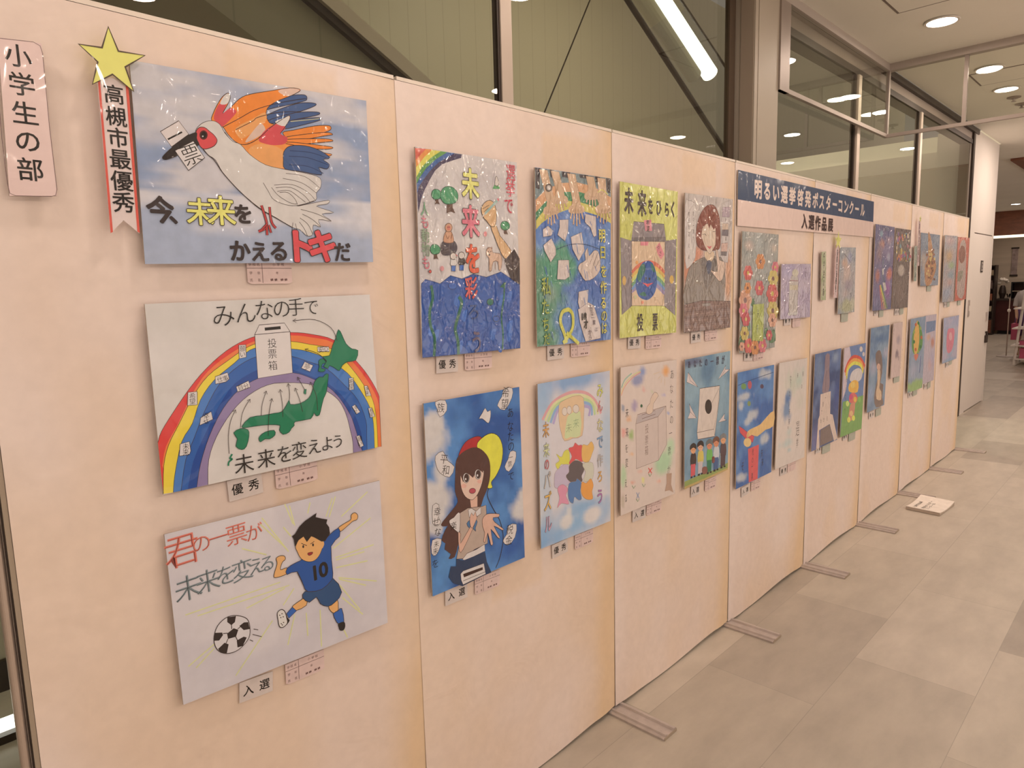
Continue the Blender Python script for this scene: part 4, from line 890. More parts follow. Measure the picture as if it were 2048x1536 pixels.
s.poly([(330, 660), (340, 600), (400, 575), (470, 590), (478, 640), (440, 610), (410, 672), (385, 650), (370, 640), (345, 700)], HA, 0)
for x, y in ((365, 672), (442, 648)): s.ell((x, y), 21, 32, C(206, 190, 184), K, 3).ell((x + 2, y), 16, 28, C(70, 48, 44)).ell((x - 3, y + 8), 5, 8, WP)
s.ell((406, 757), 21, 17, C(176, 74, 84), K, 3, -10).ell((350, 725), 18, 14, C(212, 158, 142)).ell((452, 696), 15, 12, C(212, 158, 142))
s.poly([(320, 905), (375, 870), (470, 858), (495, 850), (505, 1050), (505, 1100), (420, 1140), (345, 1200), (302, 1202), (325, 1080)], C(176, 150, 136), 0, K, 3)
s.poly([(378, 880), (400, 870), (430, 890), (460, 862), (462, 905), (425, 935), (385, 930)], WP, 0, K, 3).poly([(368, 970), (395, 945), (425, 945), (438, 960), (425, 1000), (428, 1022), (405, 1000), (385, 1000)], C(76, 108, 146), 2, K, 3)
s.poly([(305, 905), (325, 905), (322, 1020), (300, 1020), (262, 980), (255, 950), (285, 930)], WP, 2, K, 3).ch('楽', (282, 985), 50, INK)
s.poly([(312, 1030), (330, 1040), (328, 1100), (395, 985), (415, 975), (410, 1000), (345, 1140), (320, 1150)], GK2, 2, K, 3)
s.poly([(392, 985), (388, 940), (400, 900), (412, 920), (425, 890), (432, 925), (440, 920), (425, 960), (405, 1000)], GK2, 2, K, 3)
s.poly([(340, 1205), (370, 1165), (430, 1140), (485, 1105), (488, 1150), (360, 1212)], WP, 0, K, 3)
s.poly([(300, 1200), (345, 1212), (488, 1155), (500, 1220), (530, 1290), (480, 1310), (340, 1380), (280, 1360), (250, 1320), (265, 1250), (300, 1250)], C(46, 58, 84), 0)
s.poly([(328, 1300), (345, 1280), (480, 1230), (492, 1300), (345, 1370), (332, 1340)], WP, 0, K, 3).poly([(345, 1300), (472, 1255), (474, 1272), (350, 1322)], C(64, 40, 36)).line([(345, 1345), (490, 1285)], K, 3, 0)
s.poly([(472, 990), (470, 945), (490, 915), (520, 905), (580, 908), (575, 928), (540, 932), (550, 960), (608, 1005), (595, 1012), (545, 985), (585, 1060), (570, 1062), (525, 1005), (540, 1100), (525, 1108), (505, 1030), (490, 1090), (478, 1085), (485, 1030)], GK2, 2, K, 3)
hang(s); card('入選', (891, 1212.5), (935, 1194), 'the balloon girl poster'); card('slip', (950, 1190.5), (999.6, 1170.6), 'the balloon girl poster')

GG = (1050, 310, 3.658)
s = poster('portrait poster of many hands reaching down over a rainbow and a blue and green globe', [(72, 90), (627, 172), (627, 1350), (88, 1403)], GG, C(62, 98, 162), 'crumpled', 34, 60)
s.noise(C(58, 92, 156), C(100, 130, 180), 5, 6, 7)
s.blob((130, 1000), 170, 330, C(84, 130, 104), .35, 1, .3).blob((250, 800), 130, 190, C(84, 140, 112), .3, 1, .25).blob((140, 1300), 130, 200, C(80, 128, 100), .4, 1, .3).blob((180, 1010), 60, 90, C(150, 160, 150), .8, .7)
s.poly([(72, 92), (627, 172), (627, 500), (540, 445), (430, 412), (310, 400), (200, 440), (120, 500), (80, 545)], C(200, 180, 92), 0)
s.poly([(72, 92), (627, 172), (627, 430), (520, 380), (400, 345), (270, 330), (170, 370), (110, 440), (80, 480)], C(60, 122, 84), 0)
s.poly([(72, 92), (627, 172), (627, 380), (520, 310), (400, 270), (280, 270), (160, 330), (78, 420)], C(206, 150, 110), 0)
s.poly([(72, 92), (627, 172), (627, 310), (500, 230), (380, 200), (260, 205), (150, 255), (74, 330)], C(110, 122, 124), 0)
for x0, x1, y0, y1 in ((72, 110, 92, 250), (180, 216, 105, 170), (268, 330, 122, 170), (395, 462, 142, 175), (510, 548, 155, 205), (592, 627, 168, 280)): s.poly([(x0, y0), (x1, y0 + 6), (x1 - 4, y1), (x0 + 6, y1 - 8)], C(52, 44, 50))
HN = C(196, 156, 124)
for x, y, q, b in ((190, 480, 1.0, 130), (255, 400, .8, 215), (375, 470, 1.15, 335), (490, 370, .8, 470), (570, 470, 1.0, 555)):
    top = 95 + (b - 72) * .147
    s.poly([(b - 28, top), (b + 32, top + 8), (x + 28, y - 130), (x + 44, y - 60), (x - 40, y - 60), (x - 30, y - 140)], HN, 0, C(130, 96, 76), 3)
    s.poly([(x - 44, y - 100), (x + 44, y - 100), (x + 52, y - 50), (x - 50, y - 45)], HN, 3)
    for k, (dx, l) in enumerate(((-44, 60), (-22, 95), (2, 105), (24, 92), (48, 60))): s.line([(x + dx * .7, y - 70), (x + dx, y - 70 + l * q)], C(130, 96, 76), 17, 0).line([(x + dx * .7, y - 70), (x + dx, y - 72 + l * q)], HN, 13, 0)
s.ell((172, 240), 26, 30, C(84, 66, 58)).ell((172, 240), 15, 18, C(190, 176, 168))
s.line([(530, 275), (560, 255), (605, 290)], C(206, 190, 92), 7)
for pts in ([(128, 545), (165, 518), (205, 555), (190, 590), (130, 600)], [(250, 475), (315, 472), (312, 560), (290, 630), (235, 585), (250, 530)], [(440, 430), (515, 450), (520, 590), (500, 600), (475, 530), (435, 490)], [(132, 660), (190, 610), (222, 680), (222, 730), (185, 785), (140, 700)], [(332, 600), (410, 565), (432, 700), (390, 775), (345, 690)], [(240, 770), (318, 768), (322, 890), (290, 912), (232, 910)], [(390, 1000), (460, 985), (455, 1080), (400, 1140), (385, 1080)], [(385, 1130), (460, 1078), (500, 1100), (550, 1260), (550, 1340), (440, 1365), (400, 1230)]): s.poly(pts, C(202, 180, 172), 0, C(90, 80, 90), 3)
s.line([(230, 690), (330, 655), (440, 655), (545, 690)], C(40, 60, 90), 5)
s.poly([(385, 830), (400, 795), (440, 770), (435, 720), (455, 680), (465, 740), (500, 700), (530, 705), (545, 760), (545, 840), (500, 900), (440, 920), (410, 880)], C(204, 178, 164), 2, C(110, 84, 76), 3)
for p in ([(455, 690), (450, 770)], [(500, 715), (470, 800)], [(530, 715), (495, 810)], [(540, 770), (510, 830)]): s.line(p, C(90, 70, 66), 4, 0)
for k in range(30):
    x = 100 + hsh(k, 3, 8) * 500; y = 480 + hsh(k, 4, 8) * 820; s.line([(x, y), (x + 12, y + 26 + 50 * hsh(k, 6, 2))], lerp(C(62, 98, 162), C(120, 150, 190), hsh(k, 7, 1)), 5, 0)
s.line([(300, 1375), (285, 1310), (255, 1220), (270, 1150), (310, 1130)], C(196, 186, 74), 30).line([(300, 1133), (320, 1133), (345, 1170), (345, 1260), (310, 1330), (275, 1375)], C(196, 186, 74), 30); s.line([(300, 1300), (390, 1380)], C(196, 186, 74), 28, 0)
YT = C(206, 190, 84)
s.text('明日を作るのは', [(560, 590), (565, 712), (572, 850), (570, 968), (570, 1080), (575, 1175), (575, 1265)], (96, 84), YT, bold=.012, ol=C(70, 70, 40), ow=.018, asp=.8)
s.text('私たちだ', [(150, 960), (145, 1110), (148, 1240), (155, 1345)], (130, 88), C(150, 160, 66), bold=.01, ol=C(40, 70, 40), ow=.016, asp=.75)
s.text('大切な一票は', [(470, 1105), (478, 1130), (485, 1160), (490, 1190), (500, 1225), (515, 1275)], 34, C(90, 70, 80)); s.ch('18', (432, 1178), 70, INK, .03, asp=.8) if False else s.text('18', [(424, 1180), (444, 1176)], 60, INK, bold=.05)
s.ch('才', (440, 1238), 62, INK, .05, asp=.7).ch('か', (468, 1295), 40, C(90, 70, 80)).ch('ら', (472, 1332), 36, C(90, 70, 80))
hang(s); card('優秀', (1095, 721), (1128, 716.5), 'the reaching hands poster'); card('slip', (1142, 715), (1180, 710.5), 'the reaching hands poster')

GH = (1060, 720, 3.839)
s = poster('pale portrait poster of coloured jigsaw pieces under a soft rainbow on blue', [(57, 185), (612, 82), (618, 1235), (85, 1450)], GH, C(204, 190, 190), 'laminate', 30, 56)
for c, rx, ry, cl, kk in (((340, 150), 420, 120, C(120, 148, 184), .9), ((90, 330), 110, 220, C(140, 164, 190), .8), ((600, 600), 90, 600, C(160, 176, 196), .7), ((100, 900), 70, 500, C(170, 182, 198), .6), ((330, 1240), 420, 200, C(134, 164, 194), .95), ((120, 1400), 200, 120, C(120, 154, 190), .9), ((420, 1110), 200, 60, C(130, 160, 190), .8)): s.blob(c, rx, ry, cl, .8, kk, .3)
s.blob((480, 1175), 90, 80, C(212, 196, 190), .4, .95).blob((280, 1235), 60, 70, C(210, 196, 190), .4, .95).blob((300, 1160), 30, 60, C(208, 196, 190), .5, .8)
for r_, c in ((0, C(206, 150, 150)), (26, C(208, 196, 150)), (52, C(178, 192, 140)), (78, C(140, 160, 190)), (104, C(170, 150, 184))):
    s.line([(95 + r_ * .8, 460 + r_ * .3), (170 + r_ * .45, 330 + r_ * .5), (300, 252 + r_), (420, 250 + r_), (500 - r_ * .4, 310 + r_ * .6), (545 - r_ * .9, 410 + r_ * .2)], c, 25)
s.poly([(222, 345), (250, 315), (300, 290), (350, 275), (410, 290), (412, 440), (400, 580), (330, 600), (265, 622), (240, 560), (222, 470)], C(212, 176, 140), 2, C(160, 130, 110), 3)
s.poly([(280, 470), (300, 420), (385, 395), (385, 580), (310, 590), (265, 600)], C(196, 196, 150), 2)
for x, y, q in ((265, 395, 20), (300, 385, 18), (352, 375, 24)): s.ell((x, y), q, 32, C(210, 190, 176), C(150, 120, 110), 3)
s.ch('未', (298, 520), 70, C(110, 120, 80), -.02).ch('来', (352, 485), 70, C(90, 130, 90), -.02)
for c, pts in ((C(206, 194, 84), [(200, 720), (240, 745), (262, 700), (298, 695), (300, 800), (240, 800), (215, 840), (195, 800), (225, 770)]), (C(206, 84, 84), [(295, 680), (330, 665), (345, 635), (370, 655), (400, 660), (405, 780), (350, 760), (320, 805), (298, 790), (320, 740)]), (C(216, 166, 96), [(400, 655), (440, 655), (470, 625), (490, 670), (475, 720), (450, 780), (400, 770)]),
               (C(186, 166, 182), [(200, 850), (290, 800), (300, 950), (200, 985), (185, 930)]), (C(96, 82, 82), [(300, 810), (345, 770), (400, 790), (415, 840), (395, 890), (400, 930), (350, 950), (300, 930), (275, 890), (298, 860)]), (C(196, 186, 168), [(402, 800), (480, 790), (480, 910), (410, 930), (425, 860)]),
               (C(208, 136, 156), [(210, 985), (250, 955), (290, 990), (275, 1040), (298, 1105), (240, 1100), (208, 1135), (225, 1060)]), (C(86, 116, 160), [(300, 945), (350, 930), (360, 910), (395, 945), (385, 1000), (395, 1065), (370, 1075), (340, 1050), (330, 1100), (300, 1080), (290, 1020)]), (C(218, 146, 74), [(398, 935), (430, 945), (465, 910), (485, 960), (475, 1010), (480, 1065), (435, 1070), (400, 1040), (390, 990)])):
    s.poly(pts, c, 3, C(150, 120, 110), 2)
for t, y, c, h_ in (('み', 232, C(204, 196, 100), 105), ('ん', 352, C(206, 120, 120), 90), ('な', 500, C(206, 190, 140), 105), ('で', 628, C(120, 150, 184), 105), ('作', 770, C(190, 176, 170), 90), ('ろ', 892, C(214, 160, 90), 90), ('う', 1045, C(170, 110, 160), 110)): s.ch(t, (535, y), h_, c, .006, ol=C(90, 70, 66), ow=.018, asp=.72)
for t, y, c, h_ in (('未', 535, C(206, 150, 90), 115), ('来', 690, C(200, 196, 150), 105), ('の', 800, C(204, 110, 110), 90), ('パ', 925, C(200, 182, 170), 130), ('ズ', 1085, C(214, 166, 90), 140), ('ル', 1255, C(200, 150, 170), 130)): s.ch(t, (120 + (y - 535) * .025, y), h_, c, .006, ol=C(90, 70, 66), ow=.018, asp=.6)
hang(s); card('優秀', (1104.8, 1117.8), (1135.5, 1103), 'the jigsaw pieces poster'); card('slip', (1150, 1100), (1186, 1084.7), 'the jigsaw pieces poster')

# ================================================================ fourth panel
GI = (1220, 340, 4.269)
YB = C(206, 198, 108)
s = poster('yellow portrait poster of an open grey box holding a smiling blue earth', [(83, 97), (578, 185), (565, 1387), (82, 1437)], GI, YB, 'crumpled', 16, 30)
s.noise(C(208, 200, 112), C(196, 188, 96), 3, 5, 4)
BO = C(138, 122, 122); BK = C(70, 56, 54)
s.poly([(202, 440), (460, 462), (478, 610), (180, 605)], BO, 0, BK, 4).poly([(185, 575), (474, 570), (478, 610), (180, 606)], C(112, 98, 98))
s.poly([(88, 575), (182, 605), (185, 1160), (100, 1238)], BO, 0, BK, 4).poly([(470, 605), (565, 590), (555, 1242), (462, 1160)], BO, 0, BK, 4)
s.poly([(184, 608), (468, 612), (462, 1160), (186, 1158)], C(214, 178, 146), 0, BK, 4)
for r_, c in ((0, C(210, 110, 84)), (36, C(216, 170, 90)), (72, C(200, 196, 110)), (108, C(110, 150, 110)), (144, C(110, 140, 180)), (176, C(150, 130, 160))): s.line([(188, 880 + r_), (225, 835 + r_), (280, 800 + r_), (345, 790 + r_), (410, 820 + r_), (464, 880 + r_)], c, 38)
s.poly([(188, 1050), (240, 1010), (320, 1000), (400, 1010), (462, 1070), (462, 1156), (188, 1156)], C(214, 178, 146), 0)
s.poly([(218, 960), (235, 880), (270, 800), (320, 776), (365, 800), (395, 890), (398, 980), (380, 1050), (345, 1095), (305, 1110), (250, 1085), (225, 1030)], C(48, 84, 146), 4)
s.poly([(230, 920), (250, 830), (290, 800), (300, 860), (270, 920), (255, 960)], C(52, 108, 92), 3).poly([(345, 800), (365, 810), (385, 870), (360, 860)], C(52, 108, 92), 3).poly([(250, 1060), (290, 1040), (310, 1075), (275, 1075)], C(52, 108, 92), 3)
s.ell((304, 925), 7, 11, INK).ell((337, 928), 7, 11, INK).poly([(275, 962), (320, 972), (370, 962), (335, 985), (322, 1000), (305, 985)], C(214, 76, 82), 2)
s.poly([(288, 430), (350, 424), (358, 520), (300, 522)], C(214, 130, 140)).text('希望', [(322, 450), (322, 500)], 46, INK, bold=.02); s.poly([(258, 612), (328, 612), (322, 645), (258, 645)], C(214, 126, 132)); s.poly([(390, 660), (420, 618), (462, 720), (435, 765), (405, 720)], C(214, 126, 132)).text('やさ', [(410, 665), (428, 712)], 44, INK)
s.ell((120, 945), 16, 40, C(206, 160, 90)).ell((525, 935), 18, 36, C(210, 164, 80)).ell((228, 790), 12, 16, C(214, 150, 90)).ell((215, 1085), 12, 18, C(190, 176, 130)).ell((275, 1130), 12, 14, C(220, 140, 110))
for t, p, h_ in (('未', (160, 262), 205), ('来', (272, 285), 205), ('を', (345, 310), 130), ('ひ', (415, 320), 135), ('ら', (483, 338), 125), ('く', (535, 335), 135)): s.ch(t, p, h_, C(50, 36, 32), .035, asp=.62)
s.ch('投', (255, 1300), 145, C(46, 32, 30), .02, asp=.62).ch('票', (383, 1295), 145, C(46, 32, 30), .02, asp=.52)
hang(s); card('優秀', (1255.8, 698.4), (1281, 696.5), 'the yellow earth poster'); card('slip', (1291.4, 698.8), (1322.4, 694.9), 'the yellow earth poster')

GJ = (1220, 700, 4.388)
s = poster('pale pencil portrait poster of a hand dropping a vote into a large ballot box', [(93, 155), (585, 85), (570, 1258), (93, 1455)], GJ, C(208, 184, 172), 'laminate', 26, 50)
for c, rx, ry, cl in (((215, 490), 28, 62, C(150, 130, 160)), ((115, 515), 14, 34, C(120, 130, 150)), ((120, 725), 20, 50, C(214, 140, 130)), ((188, 745), 24, 55, C(150, 170, 100)), ((165, 605), 20, 28, C(214, 160, 120)), ((490, 185), 38, 56, C(222, 150, 80)), ((240, 265), 60, 60, C(126, 130, 166)), ((285, 190), 34, 50, C(120, 134, 176)), ((470, 990), 100, 130, C(160, 190, 150)), ((530, 860), 50, 110, C(176, 196, 160)), ((115, 1110), 30, 120, C(170, 190, 150)), ((110, 1330), 20, 70, C(180, 160, 140)),
                      ((470, 390), 14, 16, C(160, 150, 190)), ((362, 360), 12, 14, C(170, 190, 120)), ((295, 350), 20, 26, C(214, 160, 150)), ((190, 920), 18, 20, C(220, 170, 130)), ((430, 1160), 18, 20, C(220, 160, 140)), ((265, 1070), 18, 24, C(216, 166, 150)), ((200, 1165), 16, 22, C(214, 150, 130)), ((295, 1140), 16, 24, C(210, 200, 100)), ((510, 560), 12, 12, C(140, 150, 190))): s.blob(c, rx, ry, cl, .45, .85)
s.line([(98, 400), (130, 320), (200, 240), (270, 195)], C(214, 140, 120), 8).line([(98, 385), (125, 305), (195, 225), (268, 185)], C(206, 190, 120), 8).line([(100, 330), (130, 260), (190, 205)], C(150, 170, 150), 14)
PC = C(110, 80, 70)
s.poly([(226, 648), (240, 568), (490, 492), (496, 828), (425, 968), (230, 1042)], C(198, 174, 164)); s.poly([(232, 642), (245, 575), (480, 500), (420, 585)], C(180, 160, 156))
for p in ([(226, 648), (240, 568), (490, 492), (420, 585), (226, 648), (230, 1042), (425, 968), (420, 585)], [(490, 492), (496, 828), (425, 968)], [(278, 570), (395, 530), (398, 562), (280, 604), (278, 570)]): s.line(p, PC, 4, 0)
s.poly([(318, 550), (325, 500), (350, 465), (355, 430), (390, 370), (425, 400), (380, 470), (375, 540), (345, 565)], C(210, 180, 160), 2, PC, 3)
s.text('投票箱', [(322, 690), (320, 790), (320, 880)], 82, PC, bold=-.012, asp=.6)
s.text('あなたの一票が', [(543, 212), (538, 340), (538, 470), (538, 610), (530, 730), (520, 885), (515, 1048)], (86, 72), K, bold=-.014, asp=.68)
s.text('未来を変える', [(148, 550), (148, 720), (145, 862), (145, 990), (138, 1170), (138, 1300)], (86, 74), K, bold=-.012, asp=.52)
s.poly([(495, 1085), (540, 1080), (535, 1180), (555, 1250), (520, 1230), (480, 1240), (495, 1170)], C(176, 140, 120)).line([(335, 1035), (365, 1080)], C(206, 80, 76), 10, 0).line([(368, 1035), (335, 1080)], C(206, 80, 76), 10, 0)
for x, y in ((350, 1100), (207, 1205), (295, 1190), (242, 1320)): s.line([(x - 14, y - 15), (x, y + 10), (x + 14, y - 15)], C(110, 140, 100), 6, 0)
s.line([(230, 1250), (255, 1300)], C(120, 140, 170), 6, 0).line([(255, 1250), (232, 1300)], C(120, 140, 170), 6, 0); s.ell((275, 490), 9, 14, C(50, 90, 60))
for a in ((380, 212, 440, 190), (420, 250, 445, 225), (445, 290, 455, 245), (478, 310, 480, 250)): s.line([a[:2], a[2:]], C(210, 180, 150), 5, 0)
hang(s); card('入選', (1265, 1045), (1291, 1035), 'the pencil ballot box poster'); card('slip', (1293, 1032), (1322.5, 1021), 'the pencil ballot box poster')

GK_ = (1350, 370, 4.8)
s = poster('portrait poster of a winking brown haired newsreader at a brown desk', [(97, 75), (555, 137), (528, 1365), (83, 1418)], GK_, C(200, 180, 170), 'crumpled', 20, 44)
s.noise(C(202, 184, 176), C(186, 168, 160), 4, 6, 3)
s.blob((150, 800), 120, 230, C(206, 130, 96), .5, .9).blob((515, 880), 50, 330, C(206, 146, 110), .5, .9).blob((210, 650), 80, 80, C(206, 130, 100), .5, .9)
s.poly([(95, 190), (130, 150), (175, 165), (200, 230), (200, 620), (185, 720), (130, 795), (98, 740)], C(206, 188, 180), 2, K, 3)
s.text('君の一票が', [(175, 275), (176, 330), (176, 390), (175, 450), (175, 510)], 44, K, bold=-.004, asp=.6).text('明日を変える', [(132, 280), (132, 340), (132, 400), (132, 470), (132, 580), (132, 690)], 46, K, bold=-.004, asp=.6)
s.poly([(457, 170), (528, 150), (525, 350), (505, 745), (435, 735), (445, 400)], C(196, 178, 172), 0, K, 3)
for p, c in (([(455, 215), (525, 210), (522, 310), (452, 305)], C(176, 150, 156)), ([(452, 370), (510, 370), (510, 430), (452, 430)], C(200, 170, 150)), ([(450, 430), (512, 432), (508, 490), (448, 485)], C(110, 96, 100)), ([(445, 560), (505, 555), (500, 640), (440, 640)], C(204, 164, 150)), ([(442, 640), (498, 640), (492, 680), (440, 675)], C(120, 106, 104))): s.poly(p, c, 0, C(90, 70, 70), 3)
for y in (335, 515): s.line([(487, y - 18), (485, y + 18)], K, 8, 0)
s.poly([(90, 1140), (95, 980), (130, 810), (200, 730), (300, 690), (400, 690), (470, 750), (465, 1110), (300, 1130)], C(140, 124, 114), 2, K, 4)
s.poly([(250, 720), (320, 700), (400, 720), (330, 960), (300, 1010), (260, 850)], C(118, 104, 98), 2)
s.poly([(285, 640), (370, 640), (370, 700), (330, 740), (290, 700)], C(214, 180, 150), 2)
s.poly([(300, 745), (325, 720), (348, 745), (340, 820), (320, 860), (302, 810)], C(80, 80, 96), 2).line([(318, 860), (310, 1000), (300, 1130)], C(176, 164, 158), 9)
HR = C(128, 62, 48)
s.poly([(205, 560), (200, 450), (225, 320), (280, 220), (340, 188), (390, 215), (425, 320), (435, 470), (430, 590), (400, 625), (290, 630), (240, 610)], HR, 4, K, 3)
s.poly([(252, 480), (270, 400), (320, 370), (380, 400), (388, 480), (385, 570), (355, 630), (330, 662), (300, 620), (268, 545)], C(214, 184, 162), 4, K, 3)
s.poly([(262, 440), (300, 340), (345, 300), (390, 400), (370, 430), (340, 380), (325, 420), (305, 350)], HR, 0)
s.line([(262, 478), (280, 470), (300, 485)], K, 5).line([(360, 448), (385, 445)], K, 5).poly([(303, 582), (325, 592), (350, 585), (330, 616)], C(206, 96, 96), 2)
s.poly([(395, 615), (412, 640), (425, 720), (470, 735), (475, 790), (455, 900), (425, 925), (400, 900), (345, 830), (350, 820), (405, 830), (400, 740), (385, 640)], C(212, 178, 158), 2, K, 4)
s.poly([(85, 1150), (250, 1110), (530, 1115), (528, 1365), (83, 1418)], C(126, 96, 88), 0, K, 4)
for k in range(7): s.line([(90, 1190 + 30 * k), (300, 1165 + 32 * k), (525, 1150 + 31 * k)], C(112, 84, 78) if k % 2 else C(140, 108, 98), 9)
s.poly([(258, 1140), (335, 1132), (335, 1160), (262, 1165)], C(150, 134, 126), 0, K, 2)
s.ell((375, 245), 12, 16, C(206, 180, 170)).poly([(330, 440), (345, 445), (342, 520), (332, 522)], C(222, 200, 180))
hang(s); card('優秀', (1382, 687), (1402, 683.5), 'the newsreader poster'); card('slip', (1410, 682.5), (1434, 678.7), 'the newsreader poster')

GL = (1350, 680, 4.8)
s = poster('portrait poster of five people on grass below a floating white box and paper planes', [(95, 190), (530, 105), (505, 1245), (90, 1435)], GL, C(116, 140, 158), 'film', 26, 50)
s.noise(C(104, 130, 152), C(136, 156, 168), 4, 5, 6); s.blob((320, 320), 150, 120, C(92, 116, 140), .9, .8).blob((120, 900), 90, 400, C(140, 158, 168), .9, .6).blob((170, 210), 130, 60, C(86, 84, 110), .6, .8)
s.poly([(92, 1360), (250, 1290), (400, 1240), (508, 1175), (505, 1245), (90, 1435)], C(140, 148, 84), 0).poly([(90, 1410), (300, 1320), (506, 1225), (505, 1245), (90, 1435)], C(180, 150, 96), 0)
WB = C(206, 184, 172)
s.poly([(238, 465), (428, 438), (425, 560), (382, 905), (380, 925), (218, 955), (210, 890), (225, 700)], WB, 0, K, 5).line([(210, 890), (372, 855), (380, 915)], K, 4, 0).line([(372, 855), (412, 640), (428, 450)], K, 3, 0).line([(350, 610), (420, 465)], K, 3, 0)
s.ell((320, 640), 33, 70, C(48, 36, 34))
for pts in ([(125, 310), (220, 452), (112, 405)], [(488, 240), (478, 280), (525, 282), (412, 380)], [(135, 612), (205, 750), (122, 755), (145, 690)], [(475, 705), (470, 755), (492, 770), (415, 792)]): s.poly(pts, C(206, 184, 178), 0, K, 4)
s.line([(125, 310), (145, 390), (220, 452)], K, 3, 0).line([(145, 690), (205, 750)], K, 3, 0).line([(440, 350), (478, 290)], K, 3, 0)
for x, y, hc, tc, bc, sk in ((175, 1050, C(46, 36, 36), C(60, 44, 44), C(200, 84, 90), C(214, 150, 110)), (245, 1025, C(48, 36, 36), C(204, 176, 90), C(190, 170, 170), C(214, 160, 130)), (330, 1010, C(100, 100, 100), C(110, 168, 84), C(50, 110, 80), C(206, 130, 100)), (395, 985, C(110, 70, 56), C(190, 184, 184), C(70, 90, 130), C(206, 130, 96)), (462, 955, C(120, 116, 116), C(84, 62, 66), C(80, 58, 62), C(214, 150, 110))):
    s.poly([(x - 28, y + 155), (x - 24, y + 55), (x - 10, y + 38), (x + 14, y + 35), (x + 26, y + 55), (x + 24, y + 150)], tc, 2)
    s.poly([(x - 24, y + 145), (x + 20, y + 138), (x + 16, y + 245), (x - 26, y + 262)], bc); s.poly([(x - 26, y + 262), (x - 8, y + 256), (x - 8, y + 275), (x - 28, y + 280)], C(50, 40, 44)); s.poly([(x + 2, y + 255), (x + 16, y + 245), (x + 22, y + 262), (x + 2, y + 268)], C(50, 40, 44))
    s.ell((x - 2, y), 25, 42, sk); s.poly([(x - 32, y + 5), (x - 30, y - 35), (x, y - 62), (x + 26, y - 45), (x + 28, y), (x, y - 18)], hc, 3)
    s.ell((x - 10, y + 6), 3, 4, K, n=6).ell((x + 6, y + 4), 3, 4, K, n=6)
s.poly([(260, 1225), (300, 1215), (310, 1260), (290, 1285), (262, 1280)], C(130, 80, 70), 2).poly([(352, 1125), (376, 1120), (378, 1170), (356, 1180)], C(120, 60, 56), 2).line([(432, 1085), (428, 1200)], C(206, 200, 196), 7, 0)
s.text('あなたの一票が', [(135, 235), (460, 190)], (70, 80), C(78, 66, 78), bold=.01, asp=.7)
hang(s); card('入選', (1382, 995), (1399, 988), 'the paper planes poster'); card('slip', (1410, 983), (1431.7, 974), 'the paper planes poster')
# ================================================================ title banner over the fifth and sixth panels
GM = (1460, 310, 6.4)
s = poster('long title banner with white characters on a dark blue strip above a pale strip', [(105, 190), (1842, 600), (1830, 1052), (95, 905)], GM, C(220, 186, 172), 'laminate', 2, 2, yf=WY - .007, yb=WY - .003, group=None)
s.q = [s.W(p) for p in [(105, 190), (1842, 598), (1832, 1050), (93, 905)]]
s.poly([(105, 190), (1842, 598), (1832, 858), (98, 568)], C(56, 70, 94))
tt = '明るい選挙啓発ポスターコンクール'
px = [360, 476, 588, 694, 797, 899, 996, 1090, 1172, 1256, 1338, 1410, 1484, 1552, 1622, 1694]
for t, x in zip(tt, px):
    y = 437 + (x - 360) * (705 - 437) / (1694 - 360); s.ch(t, (x, y), 232 - (x - 360) * 70 / 1334, C(222, 192, 176), .035, asp=.93)
for t, x in zip('入選作品展', (952, 1040, 1122, 1204, 1284)): s.ch(t, (x, 848 + (x - 952) * .14), 185 - (x - 952) * .06, C(54, 30, 30), .032, asp=.98)
hang(s, 'title_banner', 'banner')

GN = (1460, 440, 5.294)
s = poster('portrait poster crowded with red and orange flowers around a yellow green strip', [(130, 118), (515, 155), (472, 1348), (97, 1412)], GN, C(160, 156, 148), 'sleeve', 30, 80)
s.noise(C(168, 160, 152), C(140, 140, 134), 4, 8, 2)
fl = [C(208, 74, 70), C(214, 130, 64), C(212, 96, 110), C(206, 176, 84), C(200, 60, 74), C(216, 150, 120)]
def flower(x, y, r_, c, n=6):
    for k in range(n):
        a = k * 6.283 / n; s.ell((x + math.cos(a) * r_ * .42, y + math.sin(a) * r_ * .75), r_ * .34, r_ * .55, c, n=10)
    s.ell((x, y), r_ * .2, r_ * .34, C(206, 170, 70) if c[1] < .3 else C(110, 50, 40), n=8)
for x, y, q in ((120, 1280, 60), (440, 880, 50), (480, 640, 45), (240, 870, 40), (450, 1230, 70), (200, 1130, 40), (380, 1190, 50)): s.poly([(x - q * .5, y + q), (x - q * .3, y - q * .6), (x + q * .3, y - q), (x + q * .45, y + q * .7)], C(70, 116, 76), 2)
for k, (x, y, r_) in enumerate(((190, 560, 66), (320, 440, 68), (478, 500, 50), (455, 620, 74), (310, 720, 66), (160, 850, 92), (445, 780, 84), (185, 720, 50), (140, 960, 66), (450, 960, 82), (165, 1050, 62), (445, 1060, 62), (190, 1330, 66), (260, 1350, 64), (340, 1330, 60), (150, 1200, 62), (410, 1220, 46), (120, 1340, 40))): flower(x, y, r_, fl[k % 6])
s.poly([(238, 895), (355, 885), (345, 1285), (228, 1275)], C(170, 176, 74), 0).text('未来', [(292, 990), (285, 1150)], 90, C(96, 110, 50), asp=.6)
s.blob((200, 270), 60, 70, C(206, 176, 160), .7, .8).blob((300, 250), 50, 200, C(186, 184, 178), .8, .7).blob((470, 300), 40, 60, C(206, 180, 160), .7, .8).blob((210, 920), 40, 60, C(186, 190, 196), .5, .9)
hang(s); card('優秀', (1488, 722), (1505, 721), 'the flower crowd poster'); card('slip', (1506.7, 722.4), (1527, 717.7), 'the flower crowd poster')

